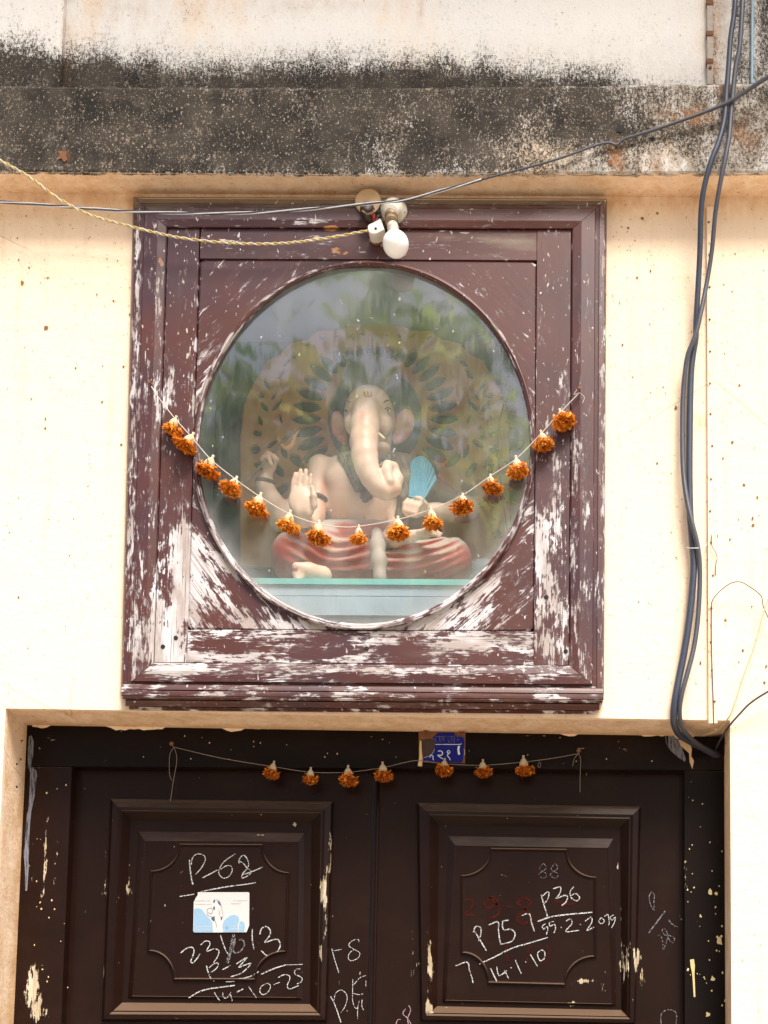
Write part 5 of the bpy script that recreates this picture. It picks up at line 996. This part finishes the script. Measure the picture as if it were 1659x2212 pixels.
# old broken rosette
ros = thing('broken_rosette', at(795, 440, YF), 'broken peach-painted ceiling rose with scorched core left of the bulb', 'rosette')
cr = at(*LZ((555, 345)), YF)
mk('plate', *lathe_geo([(0, .029), (.008, .030), (.012, .027), (.013, .0)], cr, (-.05, -1, 0), 22), M['peach'], ros, True)
mk('core', *lathe_geo([(0, .017), (.010, .016), (.020, .013), (.0205, .0)], at(*LZ((530, 470)), YF - .010), (.1, -1, -.35), 16), M['char'], ros, True)
mk('core', *lathe_geo([(0, .014), (.016, .015), (.020, .0125), (.021, .0)], at(*LZ((570, 590)), YF - .004), (.2, -.8, -.3), 14), M['char'], ros, True)
tube('red_wire', [at(*LZ((560, 540)), YF - .02), at(*LZ((620, 520)), YF - .028), at(*LZ((650, 580)), YF - .028), at(*LZ((648, 660)), YF - .018)], .0030, M['redw'], ros, 8)
tube('strap', [at(*LZ((430, 470)), YF - .024), at(*LZ((520, 530)), YF - .034), at(*LZ((640, 505)), YF - .034), at(*LZ((720, 420)), YF - .02)], .0022, M['brass'], ros, 6)
# twisted yellow and white wire
tw = thing('twisted_wire', at(0, 345, -.10), 'twisted yellow and white flex sagging from the upper left to the bulb', 'wire')
path = smooth_path(pts([(-60, 312, -.12), (0, 346, -.105), (60, 380, -.10), (130, 431, -.09), (200, 466, -.08), (290, 491, -.07), (370, 510, -.064), (430, 519, -.06), (500, 525, -.058), (570, 527, -.056), (640, 523, -.055), (720, 512, -.055), (800, 497, -.058)], 0), 26)
seg = np.r_[0, np.cumsum(np.linalg.norm(np.diff(path, axis=0), axis=1))]; Tn = np.gradient(path, axis=0); Tn /= np.linalg.norm(Tn, axis=1)[:, None]; N1 = np.cross(Tn, [0, 1, 0]); N1 /= np.linalg.norm(N1, axis=1)[:, None]; N2 = np.cross(Tn, N1)
for ph, mt in ((0, 'wwire'), (math.pi, 'ywire')):
    a = seg / .034 * 2 * math.pi + ph + 1.3 * np.sin(seg * 17.) + .7 * np.sin(seg * 41.); mk('strand', *tube_geo(path + .0017 * (np.cos(a)[:, None] * N1 + np.sin(a)[:, None] * N2), .0017, 7), M[mt], tw, True)
# thin service wire that crosses the ledge
sv = thing('service_wire', at(1325, 312, YL), 'thin dark service wire slanting across the ledge and in front of the frame top', 'wire')
tube('sheath', pts([(1760, 110, -.15), (1659, 166, -.13), (1570, 222, -.105), (1450, 268, -.096), (1375, 292, -.092), (1345, 302, -.090), (1332, 313, -.090), (1318, 309, -.090), (1290, 313, -.092), (1200, 345, -.094), (1100, 372, -.092), (1040, 388, -.090)], 0), np.interp(np.linspace(0, 1, 89), [0, .25, 1], [.0056, .0034, .0022]), M['cable2'], sv, 8)
path = smooth_path(pts([(1040, 388, -.090), (960, 410, -.088), (880, 431, -.086), (800, 440, -.080), (700, 449, -.075), (600, 457, -.07), (480, 461, -.066), (300, 458, -.06), (150, 447, -.06), (0, 436, -.065), (-80, 430, -.07)], 0), 20); Tn = np.gradient(path, axis=0); seg = np.r_[0, np.cumsum(np.linalg.norm(np.diff(path, axis=0), axis=1))]
for k, mt in enumerate(('silver', 'dwire', 'silver', 'dwire')):
    a = seg / .30 * 2 * math.pi + k * 1.57; mk('strand', *tube_geo(path + .0021 * np.stack([0 * a, np.cos(a), np.sin(a)], 1), .0013, 6), M[mt], sv, True)
# two heavy cables
ca = thing('power_cable', at(1457, 1569, .0), 'thicker of two dark power cables, running down to the door corner', 'cable', 'power cables right of the window')
PA = [(1590, -40, -.115), (1588, 0, -.115), (1585, 35, -.112), (1578, 84, -.108), (1574, 140, -.104), (1569.5, 196, -.100), (1565, 255, -.098), (1553, 305, -.098), (1535, 352, -.096), (1520, 410, -.085), (1514, 464, -.070), (1512, 540, -.050), (1508, 620, -.036), (1504, 690, -.028), (1502.7, 730, -.024), (1497, 766, -.020), (1493, 802, -.018), (1490.7, 862, -.016), (1489.5, 946, -.016), (1489, 1018, -.016), (1489.5, 1066, -.016), (1491, 1114, -.016), (1496, 1174, -.018), (1498.5, 1225, -.02), (1494, 1290, -.02), (1487, 1350, -.02), (1477.5, 1410, -.02), (1468, 1458, -.02), (1459, 1506, -.02), (1455, 1542, -.012), (1458, 1569, .01), (1469, 1588, .04), (1490, 1601, .07), (1520, 1617, .10), (1548, 1632, .125), (1575, 1640, .15)]
tube('sheath', pts(PA, 0), np.interp(np.linspace(0, 1, (len(PA) - 1) * 8 + 1), [0, .3, .5, .62, 1], [.0058, .0062, .0076, .0080, .0078]), M['cable'], ca, 12)
cb_ = thing('power_cable', at(1472, 1569, .0), 'thinner dark power cable that crosses over the thicker one beside the wire casing', 'cable', 'power cables right of the window')
PB = [(1606, -40, -.115), (1604, 0, -.115), (1601, 56, -.112), (1597, 105, -.108), (1589, 147, -.104), (1583.5, 196, -.100), (1578, 259, -.098), (1574.5, 300, -.098), (1565, 350, -.096), (1555, 400, -.088), (1545, 464, -.070), (1538, 540, -.050), (1527, 610, -.040), (1511, 690, -.042), (1500, 730, -.040), (1486, 766, -.034), (1480, 802, -.028), (1475, 862, -.022), (1474, 946, -.022), (1476, 1018, -.026), (1483.5, 1078, -.032), (1494, 1126, -.036), (1506, 1174, -.034), (1511, 1215, -.028), (1511.6, 1266, -.022), (1507.5, 1338, -.020), (1499, 1398, -.022), (1485, 1454, -.026), (1474, 1494, -.026), (1468, 1535, -.016), (1473, 1569, .008), (1490, 1593, .04), (1514, 1612, .075), (1540, 1625, .11), (1570, 1634, .15)]
tube('sheath', pts(PB, 0), np.interp(np.linspace(0, 1, (len(PB) - 1) * 8 + 1), [0, .3, .6, 1], [.0056, .0050, .0056, .0050]), M['cable2'], cb_, 12)
tube('tie', [at(1483, 1183, -.018), at(1490, 1184, -.040), at(1505, 1184, -.042), at(1516, 1183, -.026), at(1528, 1176, -.006)], .0010, M['silver'], cb_, 5)
# wire casing strip nailed down the wall, painted over
cs = thing('wire_casing', at(1538, 1560, 0), 'cream painted wooden wire casing nailed vertically on the wall right of the cables', 'casing')
V, Fc = join([patch(at(1527, 446, -.009), at(1545, 446, -.009), at(1549, 1562, -.009), at(1531, 1562, -.009), .012), patch(at(1527, 446, -.009), at(1526, 446, .001), at(1530, 1562, .001), at(1531, 1562, -.009), .012), patch(at(1545, 446, -.009), at(1545.6, 446, .001), at(1549.6, 1562, .001), at(1549, 1562, -.009), .012)])
mk('strip', V, Fc, M['wall'], cs, False, None, dict(dirt_shade=np.full(len(V), .10), grime=np.full(len(V), .03)))
for x, y in ((1534, 759), (1533.5, 828), (1535, 894), (1538.7, 963), (1536, 1035), (1534, 1104), (1536, 1172), (1540, 1243), (1537, 1314), (1535, 1387), (1538, 1448), (1544, 1515), (1533, 690), (1533, 620), (1532, 550), (1531, 480)): mk('nail', *lathe_geo([(0, .0026), (.0015, .0022), (.002, .0)], at(x, y, -.0095), (0, -1, 0), 8), M['flake'], cs)
# thin wires at the right
def wire(name, label, P, r, mat): o = tube(name, pts(P, 0), r, mat, None, 6); tag(o, label, 'wire', 'thin wires on the right wall')
wire('thin_wire', 'thin brown wire arching off the wire casing to the right edge', [(1542, 1565, -.010), (1541, 1517, -.012), (1538.5, 1448, -.012), (1537, 1386, -.012), (1537, 1318, -.012), (1540, 1295, -.016), (1562, 1271, -.022), (1581, 1259, -.026), (1598, 1257, -.028), (1614, 1264, -.028), (1643, 1286, -.024), (1649, 1310, -.022), (1662, 1340, -.02), (1700, 1420, -.02)], .0011, M['dwire'])
wire('thin_wire', 'pale beige wire running from the door corner up to the right edge', [(1700, 1200, -.03), (1659, 1295, -.026), (1645.7, 1338, -.024), (1629, 1398, -.022), (1605, 1463, -.018), (1584, 1528, -.012), (1571, 1554, -.002), (1547, 1578, .04), (1515, 1590, .08)], .0016, M['bwire'])
wire('thin_wire', 'dark wire bending from the door corner to the lower right edge', [(1720, 1462, -.04), (1659, 1494, -.034), (1622, 1518, -.026), (1598, 1542, -.018), (1577, 1566, -.004), (1562, 1588, .05), (1550, 1610, .10), (1545, 1622, .13)], .0024, M['cable2'])
wire('thin_wire', 'short curled black wire hooked on the wire casing above the arching wire', [(1537, 1155, -.011), (1538, 1178, -.014), (1547, 1196, -.016), (1549, 1207, -.015), (1546, 1222, -.013), (1545.5, 1243, -.011)], .0009, M['dwire'])
# weathered batten and pale pipe on the wall above the ledge
bt = thing('wooden_batten', at(1533, 178, 0), 'grey weathered batten with rusty straps on the upper wall', 'batten')
board('strip', [(1526.5, -60), (1539.5, -60), (1541, 182), (1527.5, 182)], -.014, .016, M['oldwood'], bt, 'v', .01)
for y in (4, 71, 131): board('strap', [(1525.5, y - 5), (1540.5, y - 5), (1541, y + 5), (1526, y + 5)], -.0165, .018, M['rust'], bt, 'h', .006)
mk('nail', *lathe_geo([(0, .0045), (.002, .004), (.003, .0)], at(1534, 146, -.0145), (0, -1, 0), 9), M['rust'], bt)
pp = tube('thin_pipe', [at(1626, -60, -.008), at(1625, 60, -.008), at(1624.5, 140, -.008), at(1624, 184, -.008)], .0034, M['bpipe'], None, 8); tag(pp, 'narrow pale blue pipe at the right end of the upper wall', 'pipe')

# ================================================================== across the street: what the pane mirrors
def tree(label, x, y, h, cr_, n, mats, seed):
    r = random.Random(seed); root = thing('street_tree', (x, y, 0), label, 'tree', 'trees across the street')
    V, Fc = tube_geo(smooth_path([(x, y, -.1), (x + .1, y, h * .3), (x - .1, y + .1, h * .55), (x, y, h * .8)], 6), np.linspace(.22, .05, 19), 10); limbs = [(V, Fc)]
    ends = []
    for k in range(9):
        a = k * 2.4 + r.random(); b = h * r.uniform(.38, .6); e = np.array([x + math.cos(a) * cr_ * r.uniform(.5, .85), y + math.sin(a) * cr_ * r.uniform(.5, .85), h * r.uniform(.62, .92)]); ends.append(e)
        limbs.append(tube_geo(smooth_path([(x, y, b), (np.array([x, y, b]) + e) / 2 + [0, 0, .2], e], 5), np.linspace(.09, .02, 11), 7))
    mk('trunk', *join(limbs), M['bark'], root, True)
    cl = [(np.array([x, y, h * .78]) + np.array([r.gauss(0, .45) * cr_, r.gauss(0, .45) * cr_, r.gauss(0, .11) * h])) for _ in range(26)] + ends
    tone = [r.random() ** 1.3 for _ in cl]
    for mt, frac in mats:
        L, sh = [], []
        for k in range(int(n * frac)):
            ci = r.randrange(len(cl)); c = cl[ci]; p = c + np.array([r.gauss(0, .34), r.gauss(0, .34), r.gauss(0, .28)]); d = (r.gauss(0, 1), r.gauss(0, 1), r.gauss(-.4, .6))
            L.append(petal_leaf(p, d, r.uniform(.16, .30), r.uniform(.07, .14), np.array([r.gauss(0, .5), r.gauss(0, .5), 1.0]))); sh += [min(1, max(0, tone[ci] + r.gauss(0, .15)))] * 8
        V, Fc = join(L); mk('crown', V, Fc, M[mt], root, False, None, dict(shade=sh))
tree('broad green tree across the street, mirrored in the left of the pane', -3.3, -9.8, 9.0, 1.9, 5200, [('leafA', 1)], 3)
tree('darker tree across the street, mirrored in the middle of the pane', -1.2, -12.0, 10.6, 2.0, 5600, [('leafB', 1)], 4)
tree('green tree with red blossom across the street, mirrored in the right of the pane', 1.0, -9.8, 8.6, 1.7, 4600, [('leafA', .8), ('leafR', .2)], 5)
